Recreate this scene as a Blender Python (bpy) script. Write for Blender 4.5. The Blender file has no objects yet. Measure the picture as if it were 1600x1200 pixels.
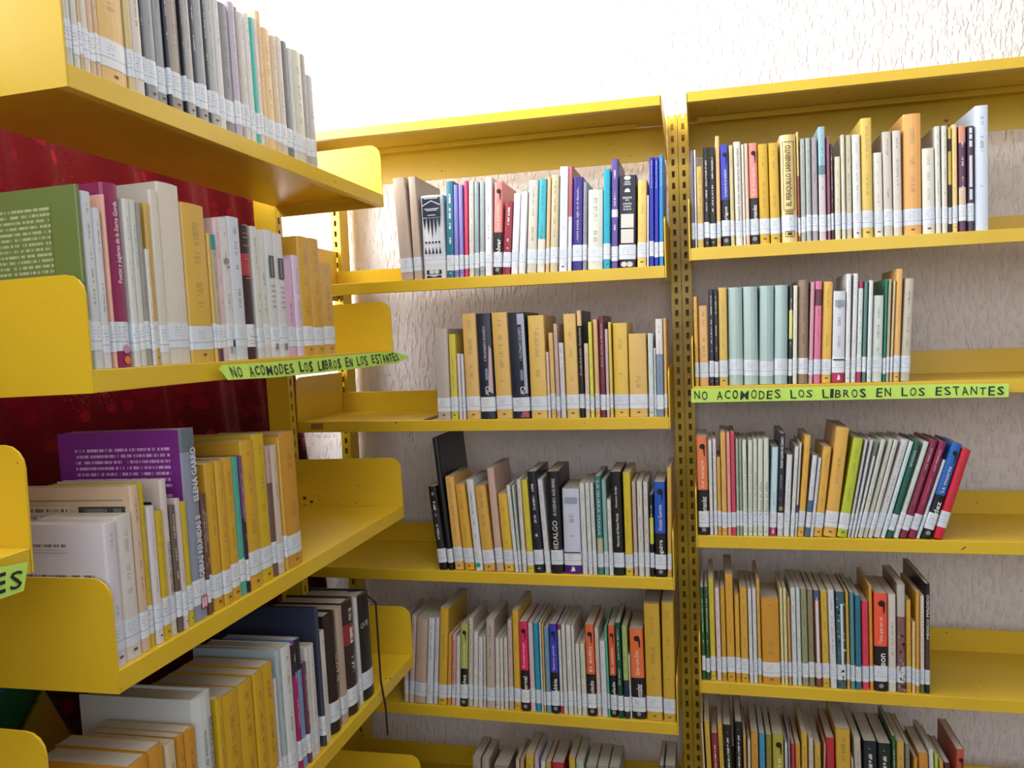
import bpy, math, random, re
from mathutils import Vector, Matrix
random.seed(7)
SC = bpy.context.scene
COL = SC.collection

# ------------------------------------------------------------------ camera
CAM = Vector((0.8731, -1.5905, 1.3661))
YAW, PITCH, ROLL = (math.radians(a) for a in (-13.6769, -3.3318, -2.185))
FPX = 1254.807                                   # focal length in pixels of the 1600 x 1200 frame
fw = Vector((math.sin(YAW)*math.cos(PITCH), math.cos(YAW)*math.cos(PITCH), math.sin(PITCH)))
r0 = Vector((math.cos(YAW), -math.sin(YAW), 0)); u0 = r0.cross(fw)
rt = math.cos(ROLL)*r0 + math.sin(ROLL)*u0
up = -math.sin(ROLL)*r0 + math.cos(ROLL)*u0
cd = bpy.data.cameras.new('camera'); cam = bpy.data.objects.new('camera', cd); COL.objects.link(cam)
cd.sensor_fit = 'HORIZONTAL'; cd.sensor_width = 36.0; cd.lens = FPX/1600*36; cd.clip_start = .01
M = Matrix((rt, up, -fw)).transposed().to_4x4(); M.translation = CAM
cam.matrix_world = M
SC.camera = cam

# ------------------------------------------------------------------ light
w = bpy.data.worlds.new('world'); SC.world = w; w.use_nodes = True
w.node_tree.nodes['Background'].inputs[0].default_value = (.88, .94, 1, 1)
w.node_tree.nodes['Background'].inputs[1].default_value = .30
def area(name, loc, target, sx, sy, power, color):
    l = bpy.data.lights.new(name, 'AREA'); l.shape = 'RECTANGLE'; l.size = sx; l.size_y = sy
    l.energy = power; l.color = color
    o = bpy.data.objects.new(name, l); COL.objects.link(o); o.location = loc
    o.rotation_euler = (Vector(target)-Vector(loc)).to_track_quat('-Z', 'Y').to_euler()
    return o
# daylight entering by the window beside the curtain
area('window_daylight', (-.345, -.60, 1.98), (1, -.60, 1.98), 1.3, 1.76, 155, (.97, .98, 1))
# added top light over the aisle, makes the upper shelves brighter than the lower
area('added_top_light', (1.0, -1.15, 2.60), (1.0, -1.15, 0), 1.25, .5, 6, (.96, .97, 1))
# daylight from the windows on the far side of the room, behind the photographer
area('room_window_daylight', (1.3, -3.5, 1.95), (1.0, .3, 1.6), 3.0, 1.5, 36, (.94, .965, 1))
VS = SC.view_settings
VS.view_transform = 'Standard'; VS.look = 'None'; VS.exposure = 0.0; VS.gamma = 1; VS.use_curve_mapping = False

# ------------------------------------------------------------------ helpers
def lin(c):
    c = c.lstrip('#'); v = [int(c[i:i+2], 16)/255 for i in (0, 2, 4)]
    return tuple(x/12.92 if x <= .04045 else ((x+.055)/1.055)**2.4 for x in v) + (1.0,)
def ray(x, y): return fw + rt*((x-800)/FPX) + up*((600-y)/FPX)
def on(x, y, ax, v, mi=None):
    """pixel -> point on the plane coordinate[ax] == v (in a unit's own frame when mi, its inverse matrix, is given)"""
    o, d = CAM.copy(), ray(x, y)
    if mi: o = mi @ o; d = mi.to_3x3() @ d
    t = (v-o[ax])/d[ax]; return o + d*t
def pix(p):
    d = Vector(p)-CAM; z = d.dot(fw); return 800+FPX*d.dot(rt)/z, 600-FPX*d.dot(up)/z
def mesh(name, vs, fs, mat, parent=None, smooth=False):
    me = bpy.data.meshes.new(name); me.from_pydata([tuple(v) for v in vs], [], fs); me.update()
    if mat: me.materials.append(mat)
    if smooth: me.polygons.foreach_set('use_smooth', [True]*len(me.polygons))
    return link(name, me, parent)
def link(name, me, parent=None):
    o = bpy.data.objects.new(name, me); COL.objects.link(o); o.parent = parent; return o
def thing(name, label, cat, group=None, mw=None):
    o = bpy.data.objects.new(name, None); COL.objects.link(o); o.empty_display_size = .02
    if mw is not None: o.matrix_world = mw
    return tag(o, label, cat, group)
def tag(o, label, cat, group=None):
    o['label'] = label; o['category'] = cat
    if group: o['group'] = group
    return o
def boxv(a, b):
    (x0, y0, z0), (x1, y1, z1) = a, b
    return ([(x0,y0,z0),(x1,y0,z0),(x1,y1,z0),(x0,y1,z0),(x0,y0,z1),(x1,y0,z1),(x1,y1,z1),(x0,y1,z1)],
            [(0,3,2,1),(4,5,6,7),(0,1,5,4),(1,2,6,5),(2,3,7,6),(3,0,4,7)])
class Acc:
    def __init__(s): s.v = []; s.f = []
    def box(s, a, b):
        v, f = boxv(a, b); n = len(s.v); s.v += v; s.f += [tuple(i+n for i in q) for q in f]; return s
    def prism(s, poly, axis, a, b):
        """closed polygon of 2-d points extruded along axis (0 x, 1 y, 2 z) from a to b"""
        n = len(s.v); k = len(poly)
        for t in (a, b):
            for p in poly:
                q = [0, 0, 0]; q[axis] = t; o = [i for i in range(3) if i != axis]; q[o[0]] = p[0]; q[o[1]] = p[1]; s.v.append(tuple(q))
        for i in range(k):
            j = (i+1) % k; s.f.append((n+i, n+j, n+k+j, n+k+i))
        s.f.append(tuple(n+i for i in reversed(range(k)))); s.f.append(tuple(n+k+i for i in range(k))); return s
    def obj(s, name, mat, parent=None, bevel=0, smooth=False):
        o = mesh(name, s.v, s.f, mat, parent, smooth)
        import bmesh
        bm = bmesh.new(); bm.from_mesh(o.data); bmesh.ops.recalc_face_normals(bm, faces=bm.faces)
        if bevel: bmesh.ops.bevel(bm, geom=bm.edges[:], offset=bevel, segments=1, affect='EDGES', clamp_overlap=True)
        bm.to_mesh(o.data); bm.free(); return o

# ------------------------------------------------------------------ materials
class NT:
    def __init__(s, name, rough=.5, spec=.5):
        s.m = bpy.data.materials.new(name); s.m.use_nodes = True; s.t = s.m.node_tree; s.b = s.t.nodes['Principled BSDF']
        s.b.inputs['Roughness'].default_value = rough; s.b.inputs['Specular IOR Level'].default_value = spec
    def n(s, typ, **kw):
        o = s.t.nodes.new(typ)
        for k, v in kw.items(): setattr(o, k, v)
        return o
    def put(s, sock, v):
        if hasattr(v, 'is_linked') or hasattr(v, 'links'): s.t.links.new(v, sock)
        else: sock.default_value = v
    def math(s, op, a, b=0.0):
        o = s.n('ShaderNodeMath', operation=op); s.put(o.inputs[0], a); s.put(o.inputs[1], b); return o.outputs[0]
    def mix(s, f, a, b):
        o = s.n('ShaderNodeMix', data_type='RGBA'); s.put(o.inputs[0], f); s.put(o.inputs[6], a); s.put(o.inputs[7], b); return o.outputs[2]
    def noise(s, vec, scale, detail=2, rough=.5, dim='3D'):
        o = s.n('ShaderNodeTexNoise', noise_dimensions=dim)
        if vec is not None: s.put(o.inputs['Vector'], vec)
        o.inputs['Scale'].default_value = scale; o.inputs['Detail'].default_value = detail; o.inputs['Roughness'].default_value = rough
        return o.outputs[0]
    def map(s, vec, scale, loc=(0, 0, 0), rot=(0, 0, 0)):
        o = s.n('ShaderNodeMapping'); s.put(o.inputs[0], vec); o.inputs['Scale'].default_value = scale
        o.inputs['Location'].default_value = loc; o.inputs['Rotation'].default_value = rot; return o.outputs[0]
    def ramp(s, f, stops):
        o = s.n('ShaderNodeValToRGB'); s.put(o.inputs[0], f); e = o.color_ramp.elements
        while len(e) < len(stops): e.new(.5)
        for q, (p, c) in zip(e, stops): q.position = p; q.color = c
        return o.outputs[0]
    def bump(s, h, strength, dist):
        o = s.n('ShaderNodeBump'); o.inputs['Strength'].default_value = strength; o.inputs['Distance'].default_value = dist
        s.put(o.inputs['Height'], h); s.t.links.new(o.outputs[0], s.b.inputs['Normal'])
    def attr(s, name): return s.n('ShaderNodeAttribute', attribute_name=name)
    def col(s, v): s.put(s.b.inputs['Base Color'], v)

def mat_flat(name, hexc, rough=.5, spec=.5):
    q = NT(name, rough, spec); q.col(lin(hexc)); return q.m

# glossy yellow enamel with faint grime and a few chips
q = NT('yellow_enamel', .34, .5); tc = q.n('ShaderNodeTexCoord').outputs['Object']
g1 = q.noise(tc, 5, 4); g2 = q.noise(q.map(tc, (1, 1, 1)), 55, 2)
base = q.mix(q.ramp(g1, [(.4, (0, 0, 0, 1)), (.75, (1, 1, 1, 1))]), lin('d8b429'), lin('cea823'))
chip = q.ramp(g2, [(.745, (0, 0, 0, 1)), (.76, (1, 1, 1, 1))])
q.col(q.mix(chip, base, lin('7a5a24'))); q.put(q.b.inputs['Roughness'], q.math('ADD', q.math('MULTIPLY', g1, .2), .22))
YEL = q.m
RUST = mat_flat('rust_chip', '5a3416', .8)

# trowelled stucco with vertical drips
def stucco(name, hexc, sv):
    q = NT(name, .82, .25); tc = q.n('ShaderNodeTexCoord').outputs['Object']
    a = q.noise(q.map(tc, sv), 105, 3, .55); b = q.noise(q.map(tc, tuple(x*2.3 for x in sv)), 95, 2, .6)
    drip = q.ramp(a, [(.50, (0, 0, 0, 1)), (.64, (1, 1, 1, 1))])
    h = q.math('ADD', q.math('MULTIPLY', drip, 1.0), q.math('MULTIPLY', b, .35))
    q.col(q.mix(q.noise(tc, 2.2, 3), lin(hexc), lin('e4dcdc'))); q.bump(h, 1.0, .0019)
    return q.m
STUCCO = stucco('white_stucco', 'ebe4e4', (1.0, 1.0, .33))
STUCCO_L = stucco('white_stucco_side', 'ece8e2', (1.0, 1.0, .33))
CEIL = mat_flat('ceiling_paint', 'e4e1da', .9)
q = NT('floor_tile', .35); tc = q.n('ShaderNodeTexCoord').outputs['Object']
br = q.n('ShaderNodeTexBrick'); q.put(br.inputs['Vector'], tc); br.offset = 0
br.inputs['Color1'].default_value = lin('a89a88'); br.inputs['Color2'].default_value = lin('a09280'); br.inputs['Mortar'].default_value = lin('6e655a')
br.inputs['Scale'].default_value = 3.0; br.inputs['Brick Width'].default_value = 1; br.inputs['Row Height'].default_value = 1; br.inputs['Mortar Size'].default_value = .012
q.col(br.outputs[0]); FLOOR = q.m

# book cover: colours come from the mesh, small illegible lettering is printed on the spine
def print_nodes(q, kind):
    c = q.attr('Col').outputs['Color']; ia = q.attr('Ink'); uv = q.n('ShaderNodeUVMap').outputs[0]
    sp = q.n('ShaderNodeSeparateXYZ'); q.put(sp.inputs[0], uv); u, v = sp.outputs[0], sp.outputs[1]
    rnd = q.math('MULTIPLY', q.n('ShaderNodeObjectInfo').outputs['Random'], 60.0)
    if kind == 'spine':
        cu = q.n('ShaderNodeCombineXYZ'); q.put(cu.inputs[0], q.math('MULTIPLY', u, 3.0)); q.put(cu.inputs[1], q.math('MULTIPLY', v, 95.0)); q.put(cu.inputs[2], rnd)
        let = q.math('GREATER_THAN', q.noise(cu.outputs[0], 1.0, 1), .47)
        cw = q.n('ShaderNodeCombineXYZ'); q.put(cw.inputs[1], q.math('MULTIPLY', v, 8.0)); q.put(cw.inputs[2], q.math('ADD', rnd, 9.0))
        word = q.math('GREATER_THAN', q.noise(cw.outputs[0], 1.0, 0), .46)
        mu = q.math('LESS_THAN', q.math('ABSOLUTE', q.math('SUBTRACT', u, .5)), .10)
        mv = q.math('LESS_THAN', q.math('ABSOLUTE', q.math('SUBTRACT', v, .64)), .29)
        f = q.math('MULTIPLY', q.math('MULTIPLY', let, word), q.math('MULTIPLY', mu, mv))
    elif kind == 'label':                             # one ruled line and a faint typed call number
        cu = q.n('ShaderNodeCombineXYZ'); q.put(cu.inputs[0], q.math('MULTIPLY', u, 38.0)); q.put(cu.inputs[1], q.math('MULTIPLY', q.math('FLOOR', q.math('MULTIPLY', v, 9.0)), 5.7)); q.put(cu.inputs[2], rnd)
        let = q.math('GREATER_THAN', q.noise(cu.outputs[0], 1.0, 1), .5)
        win_ = q.math('MULTIPLY', q.math('LESS_THAN', q.math('ABSOLUTE', q.math('SUBTRACT', u, .45)), .11), q.math('LESS_THAN', q.math('ABSOLUTE', q.math('SUBTRACT', v, .66)), .22))
        typ_ = q.math('MULTIPLY', q.math('MULTIPLY', let, win_), q.math('LESS_THAN', q.math('FRACT', q.math('MULTIPLY', v, 9.0)), .55))
        rule_ = q.math('LESS_THAN', q.math('ABSOLUTE', q.math('SUBTRACT', v, q.math('ADD', .27, q.math('MULTIPLY', rnd, .0012)))), .022)
        f = q.math('MAXIMUM', typ_, rule_)
    else:                                             # lines of small type; rows per unit height in UV
        row = q.math('FLOOR', v); fr = q.math('FRACT', v)
        cu = q.n('ShaderNodeCombineXYZ'); q.put(cu.inputs[0], q.math('MULTIPLY', u, 1.0)); q.put(cu.inputs[1], q.math('MULTIPLY', row, 7.3)); q.put(cu.inputs[2], rnd)
        let = q.math('GREATER_THAN', q.noise(cu.outputs[0], 1.0, 2, .7), .47)
        f = q.math('MULTIPLY', let, q.math('LESS_THAN', q.math('ABSOLUTE', q.math('SUBTRACT', fr, .5)), .24))
    f = q.math('MULTIPLY', f, ia.outputs['Alpha'])
    return q.mix(f, c, ia.outputs['Color'])
q = NT('book_cover', .36, .45); q.col(print_nodes(q, 'spine')); q.b.inputs['Coat Weight'].default_value = .15; q.b.inputs['Coat Roughness'].default_value = .25
tc = q.n('ShaderNodeTexCoord').outputs['Object']; q.bump(q.noise(q.map(tc, (1, 1, .3)), 45, 2), .25, .0012); COVER = q.m
q = NT('small_print', .5, .35); q.col(print_nodes(q, 'para')); PRINT = q.m
q = NT('label_paper', .3, .5); q.col(print_nodes(q, 'label')); q.b.inputs['Coat Weight'].default_value = .25; LABEL = q.m
q = NT('page_edges', .9, .1); tc = q.n('ShaderNodeTexCoord').outputs['Object']
st = q.noise(q.map(tc, (1, .02, .02)), 2600, 1); oi = q.n('ShaderNodeObjectInfo').outputs['Random']
pc = q.mix(oi, lin('d9d3c8'), lin('bdb2a2')); q.col(q.mix(st, pc, lin('9c9284'))); PAGES = q.m
q = NT('printed_colour', .45, .4); q.col(q.attr('Col').outputs['Color']); FLATC = q.m

_inkcache = {}
def ink(hexc):
    if hexc not in _inkcache: _inkcache[hexc] = mat_flat('ink_'+hexc, hexc, .5, .3)
    return _inkcache[hexc]

def setcol(me, cols, inks=None):
    a = me.color_attributes.new('Col', 'FLOAT_COLOR', 'CORNER'); b = me.color_attributes.new('Ink', 'FLOAT_COLOR', 'CORNER')
    ca, cb = [], []
    for p in me.polygons:
        for _ in p.loop_indices:
            ca += cols[p.index]; cb += (inks[p.index] if inks else (0, 0, 0, 0))
    a.data.foreach_set('color', ca); b.data.foreach_set('color', cb)

# ------------------------------------------------------------------ the room
def structure(o): o['kind'] = 'structure'; return o
WY = .305; WX = -.20; CZ = 2.75
structure(Acc().box((WX-.16, WY, 0), (3.4, WY+.12, CZ)).obj('wall_back', STUCCO))
# side wall with its window opening: y -1.55..0.27, z 0.95..2.62
wy0, wy1, wz0, wz1 = -1.5, .29, 1.34, 2.62
sw = Acc()
sw.box((WX-.14, -3.6, 0), (WX, wy0, CZ)); sw.box((WX-.14, wy1, 0), (WX, WY, CZ))
sw.box((WX-.14, wy0, 0), (WX, wy1, wz0)); sw.box((WX-.14, wy0, wz1), (WX, wy1, CZ))
structure(sw.obj('wall_left', STUCCO_L))
structure(Acc().box((WX-.16, -3.6, -.08), (3.4, WY+.12, 0)).obj('floor', FLOOR))
structure(Acc().box((WX-.16, -3.6, CZ), (3.4, WY+.12, CZ+.1)).obj('ceiling', CEIL))
lamp = thing('added_ceiling_lamp', 'unseen white tube lamp added on the ceiling above the aisle for top light', 'lamp')  # unseen fixture, added to go with the top light
Acc().box((.34, -1.28, 2.66), (1.66, -1.02, CZ)).obj('housing', mat_flat('lamp_white', 'e6e6e2', .5), lamp, .004)
for y_ in (-1.21, -1.09):
    Acc().prism([(y_+.013*math.cos(k*math.pi/5), 2.635+.013*math.sin(k*math.pi/5)) for k in range(10)], 0, .38, 1.62).obj('tube', mat_flat('tube_glass', 'f2f2f0', .3), lamp)
ALU = mat_flat('window_aluminium', 'b9bcbf', .35)
win = bpy.data.objects.new('window_1', None); COL.objects.link(win); structure(win)
fr = Acc(); t = .035; x0, x1 = WX-.11, WX-.07
fr.box((x0, wy0, wz0), (x1, wy1, wz0+t)); fr.box((x0, wy0, wz1-t), (x1, wy1, wz1))
for y, tw in ((wy0, t), ((wy0+wy1)/2-t/2, t), (wy1-.012, .012)): fr.box((x0, y, wz0+t), (x1, y+tw, wz1-t))
fr.obj('window_frame', ALU, win)
q = NT('window_glass', .02); tp_ = q.n('ShaderNodeBsdfTransparent'); gl_ = q.n('ShaderNodeBsdfGlossy'); gl_.inputs['Roughness'].default_value = .02
ms = q.n('ShaderNodeMixShader'); ms.inputs[0].default_value = .05
q.t.links.new(tp_.outputs[0], ms.inputs[1]); q.t.links.new(gl_.outputs[0], ms.inputs[2]); q.t.links.new(ms.outputs[0], q.t.nodes['Material Output'].inputs[0]); GLASS = q.m
for k in (0, 1):
    ya = wy0+t if k == 0 else (wy0+wy1)/2+t/2; yb = (wy0+wy1)/2-t/2 if k == 0 else wy1-.012
    Acc().box((WX-.093, ya, wz0+t), (WX-.088, yb, wz1-t)).obj('pane', GLASS, win)

# dark red brocade curtain hung in folds in front of the window
q = NT('red_brocade', .8, .18); uv = q.n('ShaderNodeUVMap').outputs[0]
vor = q.n('ShaderNodeTexVoronoi'); q.put(vor.inputs['Vector'], q.map(uv, (1, 1, 1))); vor.inputs['Scale'].default_value = 20
big = q.noise(uv, 11, 4, .6); patch = q.ramp(q.noise(uv, 2.2, 1), [(.47, (0, 0, 0, 1)), (.6, (1, 1, 1, 1))])
motif = q.ramp(q.math('ADD', q.math('MULTIPLY', vor.outputs['Distance'], .55), q.math('MULTIPLY', big, .75)), [(.52, (0, 0, 0, 1)), (.57, (1, 1, 1, 1))])
q.col(q.mix(motif, q.mix(patch, lin('4e0d18'), lin('8e182e')), lin('2c080d')))
seq = q.noise(uv, 190, 1); glint = q.math('GREATER_THAN', q.math('MULTIPLY', seq, patch), .56)
q.put(q.b.inputs['Roughness'], q.math('SUBTRACT', .8, q.math('MULTIPLY', glint, .5))); q.put(q.b.inputs['Specular IOR Level'], q.math('ADD', .15, q.math('MULTIPLY', glint, .6)))
q.bump(seq, .7, .002)
tr = q.n('ShaderNodeBsdfTranslucent'); tr.inputs[0].default_value = lin('b01020')
ms = q.n('ShaderNodeMixShader'); ms.inputs[0].default_value = .022
q.t.links.new(q.b.outputs[0], ms.inputs[1]); q.t.links.new(tr.outputs[0], ms.inputs[2]); q.t.links.new(ms.outputs[0], q.t.nodes['Material Output'].inputs[0])
CURT = q.m
def curtain(y0, ytop1, ybot1, ztop, zbot):
    root = thing('curtain', 'dark red brocade curtain hanging in folds behind the curtain-side bookcase', 'curtain')
    vs, fs, uvs = [], [], []; nu, nv = 150, 24
    for j in range(nv+1):
        v = j/nv; z = ztop+(zbot-ztop)*v; y1 = ytop1+(ybot1-ytop1)*v
        for i in range(nu+1):
            u = i/nu; y = min(y0+(y1-y0)*u, .296)
            x = -.082+.019*math.sin(u*62+.9*math.sin(v*2.2))*(.55+.45*math.sin(u*17+1))+.006*math.sin(u*140+3*v)
            vs.append((x, y, z)); uvs.append((u*2.4, v*1.8))
    for j in range(nv):
        for i in range(nu): a = j*(nu+1)+i; fs.append((a, a+1, a+nu+2, a+nu+1))
    o = mesh('cloth', vs, fs, CURT, root, True); uvl = o.data.uv_layers.new(name='UVMap')
    for l in o.data.loops: uvl.data[l.index].uv = uvs[l.vertex_index]
    rod = Acc(); n = 10
    rod.prism([(-.082+.009*math.cos(k*2*math.pi/n), ztop+.012+.009*math.sin(k*2*math.pi/n)) for k in range(n)], 1, y0-.06, ytop1+.09)
    rod.obj('rod', mat_flat('rod_metal', '8a8078', .4), root)
curtain(-1.7, .055, .345, 1.745, .35)

# ------------------------------------------------------------------ shelving
W = .80; XR = .847; DEP = .232; LIP = .0235
HM = [1.8172, 1.4932, 1.1987, .8779, .5821, .3250]
HR = [1.8173, 1.5231, 1.2575, .9647, .6726, .3790]
HL = [1.6533, 1.3494, 1.0394, .7374, .4300]
LEAN = math.radians(1.1487)
ML = Matrix.Translation((.28, 0, 1)) @ Matrix.Rotation(-LEAN, 4, 'Y') @ Matrix.Translation((-.28, 0, -1))
MLI = ML.inverted()

def plate_poly(z, dep, h=.097, r=.022):
    """outline of an end plate in (depth, height): rounded upper front corner, front at depth 0"""
    pts = [(dep, z-LIP), (dep, z+h)]
    for k in range(5):
        a = math.pi/2*k/4; pts.append((r-r*math.sin(a), z+h-r+r*math.cos(a)))
    pts.append((0.0, z-LIP)); return pts
def shelf(parent, x0, x1, z, T, dep=DEP):
    """tray shelf with turned front lip; T maps (along, depth, height) to the bookcase frame"""
    a = Acc(); th = .0022
    prof = [(0, z), (0, z-LIP), (.013, z-LIP), (.013, z-LIP+th), (th, z-LIP+th), (th, z-th), (dep, z-th), (dep, z)]
    a.prism(prof, 0, x0+.0015, x1-.0015); a.v = [T(*p) for p in a.v]
    s = a.obj('shelf', YEL, parent, .0006)
    a = Acc(); a.box((x0+.0015, dep-.004, z), (x1-.0015, dep-.001, z+.048)); a.v = [T(*p) for p in a.v]; a.obj('back_ledge', YEL, s, .0005)
    for xa, xb in ((x0-.0015, x0+.001), (x1-.001, x1+.0015)):
        a = Acc(); a.prism(plate_poly(z, dep), 0, xa, xb); a.v = [T(*p) for p in a.v]; p = a.obj('end_plate', YEL, s)
    return s
def upright(parent, xc, wd, z0, z1, T, dep, thick=.048, pitch=.0254, flip=False):
    """slotted channel post: the front face is a ladder of metal with real openings"""
    a = Acc(); x0, x1 = xc-wd/2, xc+wd/2; sw_ = .0065; sh = .0135; th = .0018; y0 = dep+.003
    a.box((x0, y0, z0), (xc-sw_/2, y0+th, z1)); a.box((xc+sw_/2, y0, z0), (x1, y0+th, z1))
    z = z0+.012
    while z < z1-.002:
        top = min(z+pitch-sh, z1); a.box((xc-sw_/2, y0, z), (xc+sw_/2, y0+th, top)); z += pitch
    a.box((x0, y0+th, z0), (x0+th, y0+thick, z1)); a.box((x1-th, y0+th, z0), (x1, y0+thick, z1)); a.box((x0+th, y0+thick-th, z0), (x1-th, y0+thick, z1))
    a.v = [T(*p) for p in a.v]; return a.obj('upright', YEL, parent)
ident = lambda x, y, z: (x, y, z)
def canopy(parent, x0, x1, z):
    a = Acc(); th = .0022; d = DEP
    a.prism([(0, z), (0, z-.019), (.012, z-.019), (.012, z-.017), (th, z-.017), (th, z-th), (d, z-th), (d, z)], 0, x0, x1)
    s = a.obj('canopy', YEL, parent, .0006)
    Acc().box((x0+.002, d-.006, z-.076), (x1-.002, d-.003, z-.003)).obj('back_panel', YEL, s, .0005)
    Acc().box((x0+.02, d-.05, z-.014), (x1-.06, d-.046, z-.003)).obj('stiffener', YEL, s)
    for xa, xb in ((x0, x0+.0022), (x1-.0022, x1)):
        Acc().prism([(.0, z-.019), (.0, z-.003), (d, z-.003), (d, z-.085), (d-.03, z-.075)], 0, xa+.0003, xb-.0003).obj('end_plate', YEL, s)

bm_ = thing('bookcase', 'yellow metal bookcase bay in the room corner behind the curtain-side bookcase', 'bookcase', 'yellow metal bookcases')
canopy(bm_, 0, W, HM[0])
for z in HM[1:]: shelf(bm_, 0, W, z, ident)
upright(bm_, 0.0, .024, .003, 1.838, ident, DEP); upright(bm_, .8115, .022, .003, 1.838, ident, DEP)
br_ = thing('bookcase', 'yellow metal bookcase bay whose straight green slogan strip runs below its second shelf', 'bookcase', 'yellow metal bookcases')
canopy(br_, XR, XR+W, HR[0])
for z in HR[1:]: shelf(br_, XR, XR+W, z, ident)
upright(br_, .8345, .022, .003, 1.838, ident, DEP); upright(br_, XR+W+.012, .022, .003, 1.838, ident, DEP)

# curtain-side bookcase: runs along y, faces +x, leans back a little
LX = .28; LY0, LY1 = -.905, -.105
TL = lambda a, d, z: (LX-d, a, z)
bl_ = thing('bookcase', 'yellow metal bookcase leaning before the red curtain, its ends closed by rounded plates', 'bookcase', 'yellow metal bookcases', ML)
for z in HL: shelf(bl_, LY0, LY1, z, TL)
for yc in (LY0-.013, LY1+.013): upright(bl_, yc, .024, .02, 1.735, TL, DEP)
# next bay along the curtain, only its end is in view
LX0 = .253; TL0 = lambda a, d, z: (LX0-d, a, z)
bn_ = thing('bookcase', 'yellow metal bookcase with a green slogan strip, standing beyond the leaning one', 'bookcase', 'yellow metal bookcases')
for z in (1.186, .91, .60): shelf(bn_, -1.775, -.975, z, TL0)
upright(bn_, -.962, .022, .003, 1.5, TL0, DEP); upright(bn_, -1.79, .022, .003, 1.5, TL0, DEP)

# ------------------------------------------------------------------ books
PAL = dict(W='d9d8d6', w='c9c6c2', C='d8cdb6', Y='d6a644', O='d49c3c', y='cdb52c', K='17161b', N='23233a', G='a4a6a4', T='b5a496')
def colr(c): return PAL.get(c, c)
def lum(h): r, g, b, _ = lin(h); return .3*r+.6*g+.1*b
NAMES = [('black','17161b'),('dark navy','23233a'),('white','d9d8d6'),('off-white','c6c2ba'),('grey','9a9c9c'),('mustard yellow','d2a444'),('bright yellow','cdb82c'),('cream','dccb98'),('tan','bf9a68'),
         ('taupe','b0a194'),('brown','6a4a3c'),('maroon','7a2844'),('red','c0283a'),('pink','dc8098'),('salmon orange','e0704a'),('blue','2850b0'),('light blue','98b8cc'),('violet','7468b8'),('teal','2a7480'),
         ('cyan','22a0bc'),('green','2c5c3c'),('pale green','a8bcb0'),('olive green','8c8c5c'),('lime green','aebc48'),('pale pink','d4bcbc'),('magenta','a02c68'),('mint green','50bc9c'),('lilac grey','b0a8b8')]
def cname(h):
    a = lin(h); f = lambda v: [x**(1/2.2) for x in v[:3]]
    return min(NAMES, key=lambda n: sum((p-q)**2 for p, q in zip(f(a), f(lin(n[1])))))[0]

def make_cover(t, h, d, bands, side, c, bulge, inkcol, inkon):
    r = min(.0022, t*.22); n = 4
    outer = [(-t/2, d), (-t/2, bulge+r)]
    for k in range(n+1):
        x = -t/2+r*.7+(t-1.4*r)*k/n; outer.append((x, bulge*(2*x/t)**2))
    outer += [(t/2, bulge+r), (t/2, d)]
    inner = [(max(-t/2+c, min(t/2-c, x)), max(y, bulge+r*.2)+c if 0 < i < len(outer)-1 else y) for i, (x, y) in enumerate(outer)]
    zs = sorted({0.0, 1.0} | {b[0] for b in bands} | {b[1] for b in bands})
    m = len(outer); vs, fs, cols, inks, uvs = [], [], [], [], []
    for z in zs:
        vs += [(x, y, z*h) for x, y in outer]
    ni = len(vs)
    for z in (0, 1): vs += [(x, y, z*h) for x, y in inner]
    sc = lin(side); ik = lin(inkcol)[:3]
    for j in range(len(zs)-1):
        zc = (zs[j]+zs[j+1])/2; bc = side
        for z0, z1, cc in bands:
            if z0 <= zc <= z1: bc = cc
        for i in range(m-1):
            fs.append((j*m+i, j*m+i+1, (j+1)*m+i+1, (j+1)*m+i))
            sp = 1 <= i <= m-3
            cols.append(lin(bc) if sp else sc)
            inks.append(ik+((inkon if inkon and 1 < i < m-3 else 0.0),))
            ua, ub = (i-1)/(m-3), i/(m-3)
            uvs.append([(ua, zs[j]), (ub, zs[j]), (ub, zs[j+1]), (ua, zs[j+1])])
    tp = (len(zs)-1)*m
    for i in range(m-1):
        for q_ in ((ni+i+1, ni+i, ni+m+i, ni+m+i+1), (tp+i, tp+i+1, ni+m+i+1, ni+m+i), (i+1, i, ni+i, ni+i+1)):
            fs.append(q_); cols.append(sc); inks.append((0, 0, 0, 0)); uvs.append([(0, 0)]*4)
    for i in (0, m-1):
        q_ = [i, ni+i, ni+m+i, tp+i]; q_ = q_ if i else q_[::-1]
        fs.append(tuple(q_)); cols.append(sc); inks.append((0, 0, 0, 0)); uvs.append([(0, 0)]*4)
    me = bpy.data.meshes.new('cover'); me.from_pydata(vs, [], fs); me.update(); me.materials.append(COVER)
    setcol(me, cols, inks); uvl = me.uv_layers.new(name='UVMap'); k = 0
    flat = [xy for u_ in uvs for p in u_ for xy in p]; uvl.data.foreach_set('uv', flat)
    return me
def strip(name, xs, ys, z0, z1, colour, inkc, inka, rows, mat, parent, ufreq=10):
    """paper strip wrapped over points (xs, ys) between heights z0 and z1"""
    n = len(xs); vs = [(x, y, z0) for x, y in zip(xs, ys)]+[(x, y, z1) for x, y in zip(xs, ys)]
    fs = [(i, i+1, n+i+1, n+i) for i in range(n-1)]
    o = mesh(name, vs, fs, mat, parent); setcol(o.data, [lin(colour)]*len(fs), [lin(inkc)[:3]+(inka,)]*len(fs))
    L = [0]
    for i in range(1, n): L.append(L[-1]+math.hypot(xs[i]-xs[i-1], ys[i]-ys[i-1]))
    uvl = o.data.uv_layers.new(name='UVMap'); f = []
    k_ = ufreq or 1/L[-1]
    for i in range(n-1): f += [L[i]*k_, 0, L[i+1]*k_, 0, L[i+1]*k_, rows, L[i]*k_, rows]
    uvl.data.foreach_set('uv', f); return o
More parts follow.
